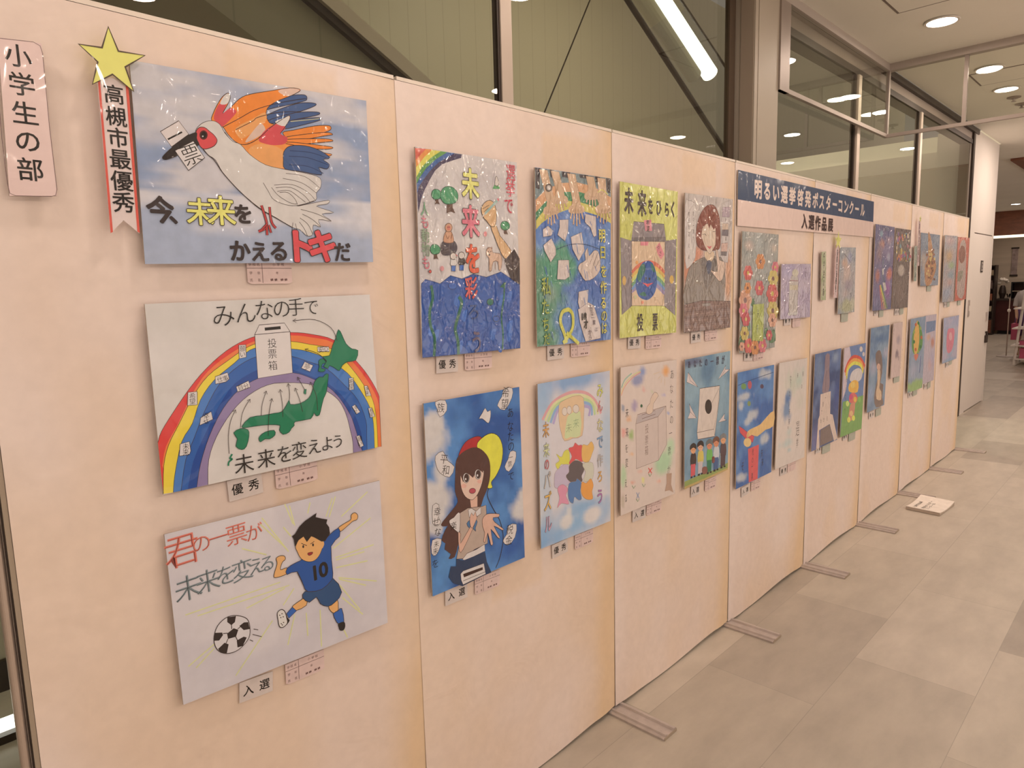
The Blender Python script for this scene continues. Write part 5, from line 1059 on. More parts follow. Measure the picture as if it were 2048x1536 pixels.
s = poster('small lilac poster of a clear glass bottle, left of the green name sign', [(545, 467), (857, 465), (848, 1027), (530, 1053)], GN, C(184, 164, 180), 'sleeve', 26, 44)
s.noise(C(190, 168, 184), C(172, 150, 176), 4, 5, 9); s.blob((620, 540), 70, 110, C(176, 160, 196), .8, .8)
s.poly([(628, 650), (640, 625), (650, 590), (715, 590), (722, 640), (712, 980), (700, 1010), (620, 1005)], C(196, 180, 172), 0, C(90, 70, 76), 4).ell((690, 560), 34, 40, C(206, 190, 168)).poly([(630, 690), (718, 690), (716, 740), (628, 740)], C(204, 184, 156)).line([(635, 640), (718, 645)], C(150, 90, 96), 8, 0)
s.text('一票で', [(800, 515), (797, 570), (797, 610)], 50, C(80, 60, 70), asp=.6); s.text('一人', [(580, 800), (580, 870)], 40, C(90, 70, 80), asp=.6)
s.poly([(608, 985), (712, 970), (715, 995), (620, 1015)], C(206, 194, 188)); hang(s)
card('優秀', (1567.7, 651.6), (1582, 649.7), 'the lilac bottle poster'); card('slip', (1584.7, 655.3), (1600.7, 652.5), 'the lilac bottle poster')

GO = (1460, 690, 4.953)
s = poster('blue portrait poster of an arm holding a red stamp in a cloudy sky', [(75, 275), (437, 195), (408, 1258), (57, 1430)], GO, C(64, 96, 148), 'film', 30, 60)
s.noise(C(60, 94, 150), C(92, 126, 172), 4, 5, 3)
for c, rx, ry in (((350, 290), 70, 70), ((150, 510), 80, 50), ((225, 700), 70, 70), ((170, 760), 40, 50), ((350, 930), 55, 65), ((120, 1310), 60, 60), ((110, 600), 30, 60)): s.blob(c, rx, ry, C(186, 180, 180), .5, .9, .4)
s.ell((135, 410), 26, 30, C(110, 140, 86)).ell((195, 395), 20, 42, C(176, 86, 96)).ell((315, 410), 18, 22, C(86, 66, 84)).ell((188, 580), 16, 26, C(130, 140, 90))
s.line([(80, 400), (200, 350), (430, 270)], C(50, 70, 110), 6)
s.poly([(85, 800), (130, 830), (190, 880), (240, 905), (225, 965), (170, 945), (100, 870)], C(200, 76, 82), 0, C(100, 40, 50), 3)
s.poly([(437, 650), (360, 715), (300, 785), (230, 820), (175, 855), (165, 920), (215, 890), (270, 905), (350, 840), (430, 800)], C(216, 172, 116), 2); s.ell((172, 965), 38, 45, C(216, 178, 120)); s.line([(180, 870), (165, 930)], C(190, 130, 100), 12, 0)
s.poly([(178, 1030), (285, 985), (272, 1325), (185, 1362)], C(206, 84, 86), 0); s.text('君の一票', [(225, 1060), (222, 1140), (218, 1205), (218, 1300)], 62, C(80, 40, 50), asp=.6); s.ch('そ', (125, 1200), 90, C(50, 50, 70), asp=.6).text('未来', [(315, 1070), (320, 1160)], 80, C(44, 54, 80), asp=.5)
hang(s); card('入選', (1483, 995), (1498, 986), 'the red stamp arm poster'); card('slip', (1502, 983), (1520, 975.7), 'the red stamp arm poster')

s = poster('whitish portrait poster with a blue brush stroke and thin black handwriting', [(488, 180), (765, 128), (735, 1110), (445, 1235)], GO, C(208, 188, 178), 'laminate', 26, 56)
s.blob((560, 620), 50, 170, C(96, 124, 160), .5, .9, .5).blob((575, 500), 40, 80, C(80, 110, 156), .5, .9, .4).blob((620, 370), 120, 150, C(186, 184, 166), .9, .8, .4).blob((690, 330), 60, 160, C(176, 186, 172), .9, .7, .4).blob((690, 560), 60, 120, C(196, 184, 168), .9, .7).blob((545, 980), 70, 60, C(176, 184, 180), .9, .8, .5).blob((580, 860), 40, 50, C(180, 186, 180), .9, .7, .4).blob((580, 1040), 26, 30, C(170, 180, 180), .7, .8)
s.text('なりたい未来へ', [(600, 330), (600, 390), (590, 480), (585, 580), (588, 660), (585, 760), (575, 820)], (66, 56), C(50, 44, 56), bold=-.006, asp=.55); s.text('未来の', [(670, 300), (722, 285), (710, 410)], 50, C(100, 90, 90), asp=.5)
s.ch('選', (668, 825), 150, C(70, 54, 54), -.012, asp=.55).ch('挙', (665, 970), 90, C(80, 64, 64), -.012, asp=.55)
hang(s); card('優秀', (1560, 952.5), (1573.5, 947), 'the blue brush stroke poster'); card('slip', (1574.7, 945.4), (1591, 938), 'the blue brush stroke poster')

# ================================================================ sixth panel and beyond
GP = (1600, 660, 5.906)
GG2 = C(172, 164, 148)
s = poster('dark blue portrait poster of a hand posting a paper into a pale stand', [(178, 287), (487, 215), (437, 1295), (132, 1437)], GP, C(66, 82, 124), 'film', 24, 60)
s.noise(C(60, 74, 112), C(96, 110, 146), 4, 7, 3); s.blob((190, 1300), 90, 250, C(106, 98, 140), .8, .8).blob((230, 450), 60, 250, C(116, 128, 152), .8, .7).blob((420, 320), 50, 90, C(150, 156, 170), .8, .7).blob((430, 800), 50, 300, C(56, 74, 130), .7, .8)
s.poly([(300, 300), (350, 290), (345, 480), (350, 600), (335, 730), (262, 740), (275, 600), (290, 480)], C(140, 116, 122), 2).line([(310, 480), (300, 720)], C(90, 74, 84), 8, 0)
s.poly([(242, 760), (362, 722), (355, 990), (385, 1000), (440, 1280), (400, 1310), (350, 1110), (225, 1185), (228, 1395), (190, 1410), (215, 1060), (230, 1010)], C(206, 178, 164), 0).poly([(240, 1185), (350, 1115), (390, 1300), (232, 1372)], C(120, 100, 96))
s.text('一票で', [(300, 800), (270, 880), (255, 970)], 60, C(100, 76, 70), asp=.5).text('わかる', [(245, 1075), (280, 1060), (320, 1045)], 55, C(90, 66, 60), asp=.6)
hang(s); card('入選', (1631, 908), (1641.5, 904), 'the pale stand poster'); card('slip', (1644, 909), (1660, 902), 'the pale stand poster', tone=GG2)

s = poster('bright poster of a rainbow and children over a green meadow', [(522, 215), (778, 152), (725, 1165), (473, 1270)], GP, C(104, 122, 160), 'film', 24, 60)
s.poly([(522, 215), (590, 198), (600, 300), (560, 560), (545, 700), (500, 830)], C(200, 176, 180), 0).poly([(585, 195), (778, 152), (770, 355), (700, 330), (600, 300)], C(112, 126, 162), 0)
s.poly([(505, 850), (560, 830), (620, 900), (680, 790), (748, 770), (725, 1165), (473, 1270)], C(116, 152, 84), 0)
for r_, c in ((0, C(204, 84, 72)), (38, C(220, 150, 80)), (76, C(214, 200, 90))): s.line([(528 + r_ * .3, 500 + r_), (560, 400 + r_), (610, 330 + r_), (660, 315 + r_), (720, 345 + r_), (765 - r_ * .3, 430 + r_)], c, 42)
s.poly([(600, 520), (640, 470), (700, 450), (735, 500), (720, 580), (660, 620), (590, 600)], C(204, 188, 184), 3)
s.poly([(575, 720), (580, 640), (640, 590), (690, 620), (680, 730), (620, 740)], C(224, 166, 78), 2).ell((625, 650), 30, 36, C(226, 180, 100)).poly([(580, 850), (590, 760), (640, 740), (680, 800), (650, 870)], C(206, 100, 96), 2).poly([(570, 1070), (580, 960), (600, 870), (650, 860), (640, 980), (620, 1060)], C(196, 130, 106), 2)
for x, y, c in ((605, 985, C(214, 170, 120)), (575, 1060, C(210, 200, 90)), (630, 1040, C(210, 204, 90)), (600, 790, C(196, 70, 110)), (650, 820, C(220, 170, 80)), (700, 820, C(130, 170, 90)), (560, 870, C(190, 200, 110))): s.ell((x, y), 20, 34, c, n=10)
s.ell((720, 225), 18, 32, C(206, 186, 178)).ell((750, 285), 14, 26, C(204, 184, 178)); s.text('みんなで', [(550, 580), (543, 680), (535, 790), (528, 960)], 80, C(96, 80, 92), asp=.45)
hang(s); card('優秀', (1685.5, 881.8), (1694, 879), 'the green meadow rainbow poster'); card('slip', (1697, 883.5), (1710, 878.4), 'the green meadow rainbow poster', tone=GG2)

GQ = (1620, 430, 6.676)
s = poster('narrow pale green name sign with dark brush characters, under the blue banner', [(155, 493), (215, 487), (210, 1135), (143, 1137)], GQ, C(184, 178, 140), 'sleeve', 6, 30, group=None)
s.noise(C(196, 186, 154), C(166, 170, 124), 1, 6, 2); s.text('中学生の部', [(188, 545), (186, 660), (184, 790), (182, 905), (178, 1030)], 98, INK, bold=.02, asp=.40); hang(s, 'name_sign', 'sign')
def ribbon(lab, grid, star_c, sr, rib, txt, tp, h):
    global s
    s = Sheet(rib, grid, C(206, 176, 170), FRONT - .003, 1, 1)
    o = thing('award_ribbon', lab, 'award ribbon', (s.W(rib[2])[0], s.yf, s.W(rib[2])[1]))
    m = MB(); m.prism([s.W(p) for p in rib[::-1]], 'y', s.yf, s.yf + .0012, C(206, 172, 168)); s.mb = MB()
    l0, r0, r1, l1 = rib
    for a, b in ((l0, l1), (r0, r1)): s.line([a, b], C(204, 92, 84), abs(r0[0] - l0[0]) * .10, 0)
    s.text(txt, tp, h, INK, bold=.02, asp=.36)
    n = len(m.v); m.v += s.mb.v; m.c += s.mb.c; m.f += [tuple(i + n for i in f) for f in s.mb.f]
    m.build('ribbon_tail', MT['sleeve'], o, paint=True)
    c = s.W(star_c); R = s.px(star_c, sr); m = MB()
    w = [(c[0] + R * (1 if k % 2 == 0 else .42) * math.sin(k * math.pi / 5), c[1] + R * (1 if k % 2 == 0 else .42) * math.cos(k * math.pi / 5)) for k in range(10)]
    m.prism(w, 'y', s.yf - .003, s.yf - .0018, YEL); m.build('star', MT['sleeve'], o, paint=True)
ribbon('star topped award ribbon on the sixth panel, just under the blue banner', GQ, (372, 345), 125, [(345, 400), (392, 400), (362, 1105), (312, 1108)], '高槻市最優秀', [(368, 500), (362, 590), (358, 690), (354, 785), (348, 880), (342, 980)], 84)
s = poster('pinkish grey portrait poster beside the star ribbon under the blue banner', [(400, 430), (612, 435), (590, 1295), (368, 1325)], GQ, C(168, 162, 164), 'sleeve', 24, 70)
s.noise(C(172, 164, 166), C(150, 152, 160), 4, 7, 3); s.blob((490, 800), 90, 260, C(204, 172, 160), .7, .9, .4).blob((460, 640), 50, 90, C(210, 164, 140), .7, .9, .3).blob((530, 570), 40, 110, C(150, 150, 176), .6, .9).blob((500, 930), 80, 110, C(150, 136, 150), .7, .8, .4).blob((480, 1220), 110, 110, C(178, 172, 132), .5, .95, .3).blob((560, 1180), 50, 110, C(196, 186, 160), .5, .8).blob((470, 1050), 60, 80, C(196, 166, 160), .8, .7)
s.line([(455, 520), (500, 570), (545, 640)], C(80, 76, 96), 10).line([(540, 1040), (545, 1100), (530, 1150)], C(60, 60, 90), 14).text('明るい', [(590, 580), (590, 680), (580, 780)], 60, C(90, 90, 110), asp=.45)
hang(s); card('slip', (1682, 644.5), (1695.6, 642.7), 'the pinkish grey poster beside the star ribbon', tone=GG2)

GR_ = (1730, 420, 6.982)
s = poster('tall purple poster with a rainbow streak at its foot, right of the banner', [(150, 195), (415, 240), (360, 1385), (100, 1410)], GR_, C(104, 92, 132), 'sleeve', 30, 80)
s.noise(C(108, 92, 136), C(82, 84, 130), 4, 7, 3); s.blob((200, 600), 60, 200, C(150, 112, 116), .8, .8, .4).blob((240, 470), 50, 80, C(176, 112, 96), .7, .9, .3).blob((340, 420), 60, 80, C(180, 140, 150), .8, .7, .4).blob((175, 920), 40, 120, C(186, 104, 90), .7, .9).blob((280, 260), 100, 60, C(70, 76, 108), .8, .8).blob((340, 900), 45, 110, C(206, 104, 84), .6, .9, .3).blob((320, 1100), 50, 160, C(150, 70, 150), .7, .8, .3).blob((230, 330), 30, 60, C(150, 180, 220), .6, .8).blob((330, 650), 30, 90, C(176, 170, 190), .6, .8, .4).blob((150, 1280), 40, 100, C(130, 120, 160), .8, .7)
for dx, c in ((0, C(204, 84, 56)), (28, C(218, 150, 70)), (52, C(206, 190, 80)), (74, C(90, 130, 70))): s.line([(205 + dx * .25, 1050), (215 + dx * .6, 1180), (240 + dx * .95, 1390 - dx * .2)], c, 30)
s.line([(258, 700), (240, 850), (250, 940), (290, 1060)], C(60, 100, 60), 12)
for p in ([(240, 820), (262, 818), (262, 900), (242, 905)], [(245, 1010), (280, 1015), (300, 1110), (262, 1140)]): s.poly(p, C(200, 186, 180))
hang(s); card('優秀', (1748, 632), (1755.3, 630.5), 'the purple rainbow streak poster'); card('slip', (1758, 634.8), (1766.5, 633.4), 'the purple rainbow streak poster', tone=GG2)
s = poster('tall dark brown poster with coloured specks at the top, right of the purple poster', [(430, 250), (645, 280), (595, 1360), (375, 1380)], GR_, C(96, 74, 72), 'sleeve', 26, 80)
s.noise(C(96, 76, 72), C(78, 60, 62), 4, 7, 5); s.blob((480, 1150), 120, 260, C(116, 94, 88), .7, .9, .3).blob((505, 840), 50, 90, C(186, 164, 150), .3, 1).blob((500, 640), 80, 110, C(170, 134, 86), .8, .8, .5)
rr = random.Random(5)
for k in range(46): s.ell((440 + rr.random() * 190, 310 + rr.random() * 400), 7 + rr.random() * 8, 14 + rr.random() * 24, [C(190, 160, 80), C(180, 70, 96), C(90, 130, 140), C(200, 110, 70), C(206, 180, 150), C(120, 80, 140)][k % 6], n=8)
hang(s); card('優秀', (1789, 630.5), (1798, 630), 'the dark brown speckled poster'); card('slip', (1799.5, 630), (1806.6, 627.7), 'the dark brown speckled poster', tone=GG2)
s = poster('very narrow greenish name sign with small dark characters, between brown and blue grey posters', [(690, 505), (738, 500), (715, 995), (680, 995)], GR_, C(168, 172, 156), 'sleeve', 4, 20, group=None)
s.noise(C(180, 176, 160), C(150, 164, 150), 1, 6, 2); s.text('高校生の部', [(714, 550), (712, 640), (708, 730), (704, 820), (700, 905)], 76, INK, bold=.02, asp=.34); hang(s, 'name_sign', 'sign')
ribbon('faded star topped award ribbon on the seventh panel, left of the giraffe poster', GR_, (768, 125), 48, [(750, 150), (775, 150), (757, 780), (730, 780)], '高槻市最優秀', [(762, 230), (759, 320), (756, 410), (752, 500), (748, 590), (744, 690)], 76)
s = poster('blue grey poster of a spotted orange giraffe shape, right of the faded ribbon', [(780, 315), (1047, 350), (1018, 1050), (770, 1062)], GR_, C(134, 144, 160), 'sleeve', 28, 60)
s.noise(C(138, 146, 162), C(112, 124, 146), 4, 6, 3); s.blob((830, 700), 60, 180, C(196, 164, 140), .8, .7, .3).blob((985, 650), 50, 160, C(170, 170, 176), .8, .7, .3)
s.poly([(880, 330), (900, 325), (925, 420), (945, 560), (950, 700), (990, 740), (985, 850), (940, 980), (900, 1050), (850, 1050), (830, 900), (840, 760), (880, 650)], C(190, 128, 84), 2)
for k in range(40): s.ell((860 + rr.random() * 110, 560 + rr.random() * 420), 9 + rr.random() * 9, 14 + rr.random() * 16, [C(150, 84, 54), C(216, 180, 110), C(120, 66, 46)][k % 3], n=7)
s.blob((890, 990), 70, 80, C(204, 176, 164), .5, .9); hang(s); card('slip', (1853.5, 583), (1862, 582.6), 'the spotted giraffe poster', tone=GG2)
s = poster('pale multicoloured poster, left of the red bordered poster at the far end', [(1118, 350), (1290, 365), (1235, 1275), (1075, 1290)], GR_, C(182, 164, 166), 'sleeve', 24, 70)
s.noise(C(186, 166, 166), C(164, 160, 168), 3, 7, 3); s.blob((1190, 430), 90, 90, C(190, 146, 150), .8, .8).blob((1170, 640), 80, 140, C(206, 160, 112), .8, .9, .3).blob((1210, 770), 60, 70, C(160, 176, 126), .7, .9).blob((1200, 900), 70, 70, C(140, 156, 166), .7, .9).blob((1190, 1000), 50, 70, C(206, 160, 150), .7, .8).blob((1150, 1150), 90, 100, C(160, 166, 184), .7, .9)
hang(s); card('優秀', (1887.5, 615), (1893, 614.8), 'the pale multicoloured poster at the far end'); card('slip', (1894, 614.8), (1899, 613), 'the pale multicoloured poster at the far end', tone=GG2)
s = poster('red bordered portrait poster, farthest in the upper row beside the dark frame', [(1300, 375), (1462, 390), (1405, 1245), (1250, 1275)], GR_, C(206, 92, 74), 'sleeve', 24, 60)
s.poly([(1330, 470), (1410, 480), (1385, 1170), (1285, 1180), (1300, 800)], C(190, 160, 150), 3).ell((1355, 620), 48, 130, C(140, 76, 62), C(200, 170, 150), 10, 3).poly([(1300, 870), (1370, 850), (1350, 960), (1290, 1000)], C(150, 140, 120), 2)
s.text('一票', [(1345, 880), (1330, 960)], 90, C(110, 66, 60), asp=.5); hang(s); card('slip', (1914.8, 611), (1921, 610), 'the red bordered poster', tone=GG2)

GS = (1720, 600, 5.909)
s = poster('blue grey portrait poster of a long haired figure seen full length, lower row', [(130, 335), (350, 292), (285, 1240), (80, 1335)], GS, C(126, 140, 158), 'film', 26, 70)
s.noise(C(134, 146, 162), C(110, 126, 150), 4, 7, 3); s.blob((240, 460), 120, 70, C(88, 110, 142), .8, .9, .3).blob((160, 800), 60, 120, C(166, 158, 170), .8, .8).blob((310, 620), 50, 90, C(176, 164, 176), .8, .8).blob((120, 1120), 60, 140, C(140, 150, 176), .8, .8)
s.poly([(185, 640), (215, 595), (245, 610), (262, 720), (262, 860), (240, 980), (275, 1000), (262, 1150), (275, 1230), (190, 1270), (165, 1150), (190, 1000), (210, 880), (188, 740)], C(126, 104, 96), 2).poly([(205, 830), (235, 820), (240, 900), (228, 1040), (250, 1080), (248, 1180), (195, 1170), (190, 1080), (205, 1000)], C(206, 170, 140), 2).ell((220, 790), 22, 40, C(204, 160, 140))
hang(s); card('優秀', (1737.5, 838.6), (1748, 834), 'the full length figure poster'); card('slip', (1751, 834), (1762, 829), 'the full length figure poster', tone=GG2)
s = poster('narrow whitish poster with faint dark pencil marks, lower row', [(395, 280), (505, 258), (470, 895), (360, 930)], GS, C(206, 176, 168), 'laminate', 20, 50)
s.blob((455, 470), 30, 70, C(160, 140, 146), .6, .8, .4).blob((435, 640), 24, 60, C(130, 110, 120), .6, .8, .5); s.text('未来へ', [(400, 310), (400, 355), (398, 400)], 40, C(90, 70, 80), asp=.5).text('選挙', [(436, 610), (455, 690)], 60, C(100, 80, 90), asp=.5).text('あしたのため', [(500, 590), (475, 800)], 34, C(120, 100, 106), asp=.5)
hang(s); card('slip', (1787, 766.7), (1798.7, 763), 'the whitish pencil poster', tone=GG2)
s = poster('pale lilac portrait poster partly hidden behind the green wreath poster', [(770, 187), (905, 165), (870, 945), (735, 1000)], GS, C(186, 166, 172), 'film', 22, 60, yf=WY - .0105, yb=WY - .0065)
s.poly([(782, 258), (895, 240), (885, 360), (780, 395)], C(118, 128, 154), 0); s.blob((810, 440), 30, 50, C(206, 160, 130), .7, .8).blob((855, 500), 26, 80, C(186, 124, 104), .6, .9, .3).blob((830, 760), 36, 100, C(206, 160, 150), .8, .8).blob((850, 700), 40, 160, C(170, 156, 176), .9, .7)
hang(s); card('優秀', (1847.8, 778.5), (1853.7, 776.8), 'the pale lilac poster'); card('slip', (1854.9, 778.5), (1861, 774), 'the pale lilac poster', tone=GG2)
s = poster('blue grey poster with a green and orange wreath over a grassy foot, lower row', [(600, 225), (778, 190), (735, 1035), (560, 1100)], GS, C(144, 150, 164), 'film', 24, 64)
s.noise(C(150, 154, 168), C(130, 140, 158), 4, 7, 3); s.blob((650, 1010), 120, 90, C(150, 170, 112), .4, 1, .3).blob((640, 820), 60, 120, C(170, 164, 178), .8, .8)
s.poly([(680, 240), (720, 330), (740, 440), (730, 560), (680, 630), (640, 640), (612, 560), (620, 400), (650, 310)], C(104, 140, 84), 3).poly([(680, 240), (700, 400), (690, 560), (655, 660), (635, 560), (640, 380)], C(214, 164, 96), 3)
for k in range(26): a = k * .7; s.ell((680 + math.cos(a) * 45, 440 + math.sin(a) * 170), 12, 20, [C(190, 100, 70), C(70, 116, 70), C(150, 160, 90)][k % 3], n=7)
s.line([(715, 660), (712, 760), (700, 860)], C(70, 80, 140), 16).poly([(635, 650), (690, 640), (660, 720)], C(204, 120, 100), 2)
hang(s); card('優秀', (1816.5, 796), (1824, 793.8), 'the green wreath poster'); card('slip', (1825.8, 793), (1834, 788.7), 'the green wreath poster', tone=GG2)
s = poster('lilac and blue poster with a pink flower shape, farthest in the lower row', [(990, 215), (1170, 178), (1140, 690), (970, 755)], GS, C(174, 160, 174), 'film', 24, 50)
s.noise(C(182, 164, 176), C(160, 156, 176), 4, 6, 3); s.blob((1070, 480), 110, 220, C(150, 164, 176), .6, .8, .3).blob((1060, 720), 110, 60, C(140, 156, 176), .6, .9)
s.poly([(1035, 360), (1075, 335), (1115, 350), (1110, 480), (1085, 590), (1040, 630), (1020, 540)], C(206, 124, 136), 3).ell((1070, 430), 18, 50, C(214, 160, 160)); hang(s)
card('優秀', (1891, 735.4), (1897, 733.7), 'the pink flower poster'); card('slip', (1897.7, 731), (1903.6, 727.8), 'the pink flower poster', tone=GG2)
# ================================================================ paper pad on the floor
o = thing('paper_stack', 'white pad of printed leaflets lying on the floor tiles beside a panel foot', 'paper stack', (5.43, 1.18, 0))
c00, c10, c11, c01 = Vector((5.225, 1.285, 0)), Vector((5.205, 1.075, 0)), Vector((5.505, 1.055, 0)), Vector((5.655, 1.285, 0))
c11 = Vector((5.52, 1.055, 0)); c01 = Vector((5.56, 1.275, 0))
def pad(u, v, z): p = c00.lerp(c01, u).lerp(c10.lerp(c11, u), v); return (p.x, p.y, z + .012 * (2 * abs(u - .45)) ** 2.2 * (1 if z > .006 else .12))
def slab_pad(z0, z1, shift=0):
    m = MB(); n = 12
    top = [[pad(i / n, j / 4, z1) for i in range(n + 1)] for j in range(5)]; bot = [[pad(i / n, j / 4, z0) for i in range(n + 1)] for j in range(5)]
    vs = [(p[0] + shift, p[1], p[2]) for r_ in top for p in r_] + [(p[0] + shift, p[1], p[2]) for r_ in bot for p in r_]; N = 5 * (n + 1); fs = []
    for j in range(4):
        for i in range(n):
            q = j * (n + 1) + i; fs += [(q, q + n + 1, q + n + 2, q + 1), (N + q, N + q + 1, N + q + n + 2, N + q + n + 1)]
    for i in range(n): q = 4 * (n + 1) + i; fs += [(i, i + 1, N + i + 1, N + i), (q + 1, q, N + q, N + q + 1)]
    for j in range(4): q = j * (n + 1); fs += [(q + n + 1, q, N + q, N + q + n + 1), (q + n, q + 2 * n + 1, N + q + 2 * n + 1, N + q + n)]
    return m.add(vs, fs)
slab_pad(.001, .0065).build('lower_sheets', mat('grey_sheet_edges', (.50, .42, .36), .7), o)
slab_pad(.0066, .0115, .004).build('middle_sheets', mat('cream_sheet_edges', (.62, .54, .48), .7), o)
m = slab_pad(.0117, .0150, .002); m.c = [(.86, .80, .74)] * len(m.v)
for v0, cs, u0, h_ in ((.20, '入選作品集', .10, .020), (.44, '啓発ポスター', .16, .024), (.56, 'コンクール', .16, .024)):
    for k, t in enumerate(cs):
        vv, f = glyph(t, 0); out = []
        for x, y in vv:
            u = u0 + .115 * k + (x - .5) * .105; v = v0 - (y - .38) * .11
            p = pad(max(0, min(1, 1 - u if False else u)), v, .0150); out.append((p[0] + .002, p[1], p[2] + .0012))
        m.add(out, [tuple(reversed(q)) for q in f], INK)
m.build('top_sheets', MT['card'], o, paint=True)

# ================================================================ far shop
def Q(px, x): return onX(px, x)
red = mat('dark_red_lacquer', (.075, .016, .016), .3, noise=.3, nscale=4)
o = thing('shop_counter', 'dark red shop counter at the far end of the corridor', 'counter', (23.6, 3.3, 0))
MB().box((23.3, 2.2, .1), (24.0, 3.755, .93)).build('body', red, o)
MB().box((23.25, 2.15, .93), (24.05, 3.80, .98)).build('countertop', MT['dark'], o)
MB().box((23.4, 2.25, 0), (24.0, 3.7, .1)).build('plinth', MT['black'], o)
o = thing('book_shelf', 'tall dark shelf of small lit goods beside the white wall end', 'shelf', (23.2, 3.95, 0))
for y in (3.745, 4.35): MB().box((22.9, y, 0), (23.25, y + .03, 1.9)).build('side_panel', MT['dark'], o)
MB().box((23.22, 3.775, .02), (23.25, 4.35, 1.9)).build('back_panel', MT['darkwood'], o)
for z in (.42, .62, .92, 1.24, 1.60, 1.87): MB().box((22.9, 3.776, z), (23.219, 4.349, z + .025)).build('shelf_board', MT['dark'], o)
MB().box((22.92, 3.776, .05), (23.21, 4.349, .41)).build('drawer_front', MT['wood'], o)
cols = [(.75, .66, .5), (.62, .5, .36), (.5, .2, .12), (.7, .62, .52), (.3, .22, .2)]
nm = ['book', 'book', 'jar', 'box']
words = ['lowest', 'second', 'third', 'fourth']
for si, z in enumerate((.645, .945, 1.265, 1.625)):
    for k in range(4):
        y0 = 3.80 + k * .10; c = cols[(si * 2 + k) % 5]; hh = .14 + .04 * ((si + k) % 3)
        if (si + k) % 4 == 2:
            t_ = MB().lathe((23.0, y0 + .04, z), [(.035, 0), (.04, hh * .7), (.02, hh * .8), (.02, hh)], 14).build('jar', mat('shop_jar', c, .3)); cat = 'jar'
        else:
            t_ = MB().box((22.95, y0, z), (23.12, y0 + .06, z + hh)).build('book', mat('shop_book', c, .6)); cat = 'book'
        tag(t_, '%s on the %s open board of the tall dark shop shelf' % ('small pale jar' if cat == 'jar' else 'upright book', words[si]), cat, 'goods on the dark shop shelf, %s board' % words[si])
o = thing('flower_vase', 'dark vase of white flowers beside the tall shelf on the red counter', 'vase', (23.5, 3.66, .981))
MB().lathe((23.5, 3.66, .981), [(.05, 0), (.09, .15), (.07, .3), (.045, .36)], 16).build('vase', MT['dark'], o)
m = MB(); rr = random.Random(2)
for k in range(9):
    a = k * .7; m.lathe((23.5 + .09 * math.cos(a), 3.66 + .09 * math.sin(a), 1.36 + .12 * rr.random()), [(.01, 0), (.05, .03), (.045, .06), (.01, .08)], 8)
m.build('flowers', mat('white_petals', (.8, .74, .66), .6), o)
o = thing('silver_bowl', 'shiny silver bowl on the dark red shop counter', 'bowl', (23.5, 3.515, .981))
MB().lathe((23.5, 3.515, .981), [(.03, 0), (.025, .03), (.05, .10), (.054, .13), (.045, .13)], 20).build('bowl', mat('silver', (.7, .66, .6), .2, 1), o)
o = thing('black_cabinet', 'black open display cabinet on the shop counter at the right edge', 'cabinet', (23.6, 3.25, .981))
for y in (3.10, 3.42): MB().box((23.35, y, .981), (23.7, y + .03, 1.40)).build('side_panel', MT['black'], o)
MB().box((23.35, 3.10, 1.40), (23.7, 3.45, 1.43)).build('top_panel', MT['black'], o)
MB().box((23.67, 3.13, .981), (23.7, 3.42, 1.40)).build('back_panel', MT['darkwood'], o)
MB().box((23.36, 3.131, 1.17), (23.665, 3.419, 1.19)).build('shelf_board', MT['taupe'], o)
o = thing('hanging_scroll', 'narrow grey hanging scroll on the far shop wall', 'scroll', (24.15, 3.5, 1.6))
MB().box((24.17, 3.46, 1.62), (24.195, 3.60, 2.36)).build('cloth', mat('scroll_cloth', (.40, .31, .29), .7, noise=.4, nscale=9), o)
MB().tube([(24.17, 3.44, 2.37), (24.17, 3.62, 2.37)], .02, 8).build('upper_rod', MT['dark'], o); MB().tube([(24.17, 3.44, 1.61), (24.17, 3.62, 1.61)], .025, 8).build('lower_rod', MT['dark'], o)
o = thing('pole_stand', 'thin metal pole stand on a flat base, in front of the red counter', 'stand', (16.77, 2.48, 0))
MB().lathe((16.77, 2.48, 0), [(.17, 0), (.17, .012), (.03, .02)], 20).build('base', MT['foot'], o)
MB().tube([(16.77, 2.48, .02), (16.77, 2.482, 1.17)], .011, 8).build('pole', MT['alu'], o)
MB().lathe((16.77, 2.482, .88), [(.012, 0), (.03, .02), (.03, .05), (.012, .07)], 10).build('knob', MT['trim'], o)
o = thing('ladder_shelf', 'white leaning ladder shelf with pink goods at the right edge', 'shelf', (15.4, 1.8, 0))
for x in (15.2, 15.75):
    MB().tube([(x, 2.13, 0), (x + .1, 2.0, 1.9)], .022, 8).build('leg', MT['white'], o); MB().tube([(x, 1.35, 0), (x + .1, 1.50, 1.9)], .022, 8).build('leg', MT['white'], o)
for z in (.10, .34, .645, 1.0): MB().box((15.16, 1.36, z), (15.82, 2.13 - z * .01 + (.06 if z > .3 else 0), z + .02)).build('shelf_board', MT['white'], o)
pink = mat('pink_card_box', (.55, .10, .20), .5)
for k, (y, z, w_, hh, c) in enumerate(((1.93, .121, .13, .16, 'deep pink'), (1.95, .361, .12, .05, 'flat deep pink'), (1.75, .361, .12, .15, 'tall deep pink'), (1.75, .121, .12, .15, 'second deep pink'))):
    t_ = thing('gift_box', '%s gift box on the %s board of the white ladder shelf' % (c, 'lowest' if z < .2 else 'second'), 'box', (15.4, y + w_ / 2, z))
    MB().box((15.25, y, z), (15.5, y + w_, z + hh)).build('box', pink, t_); MB().box((15.245, y - .004, z + hh), (15.505, y + w_ + .004, z + hh + .02)).build('lid', pink, t_)

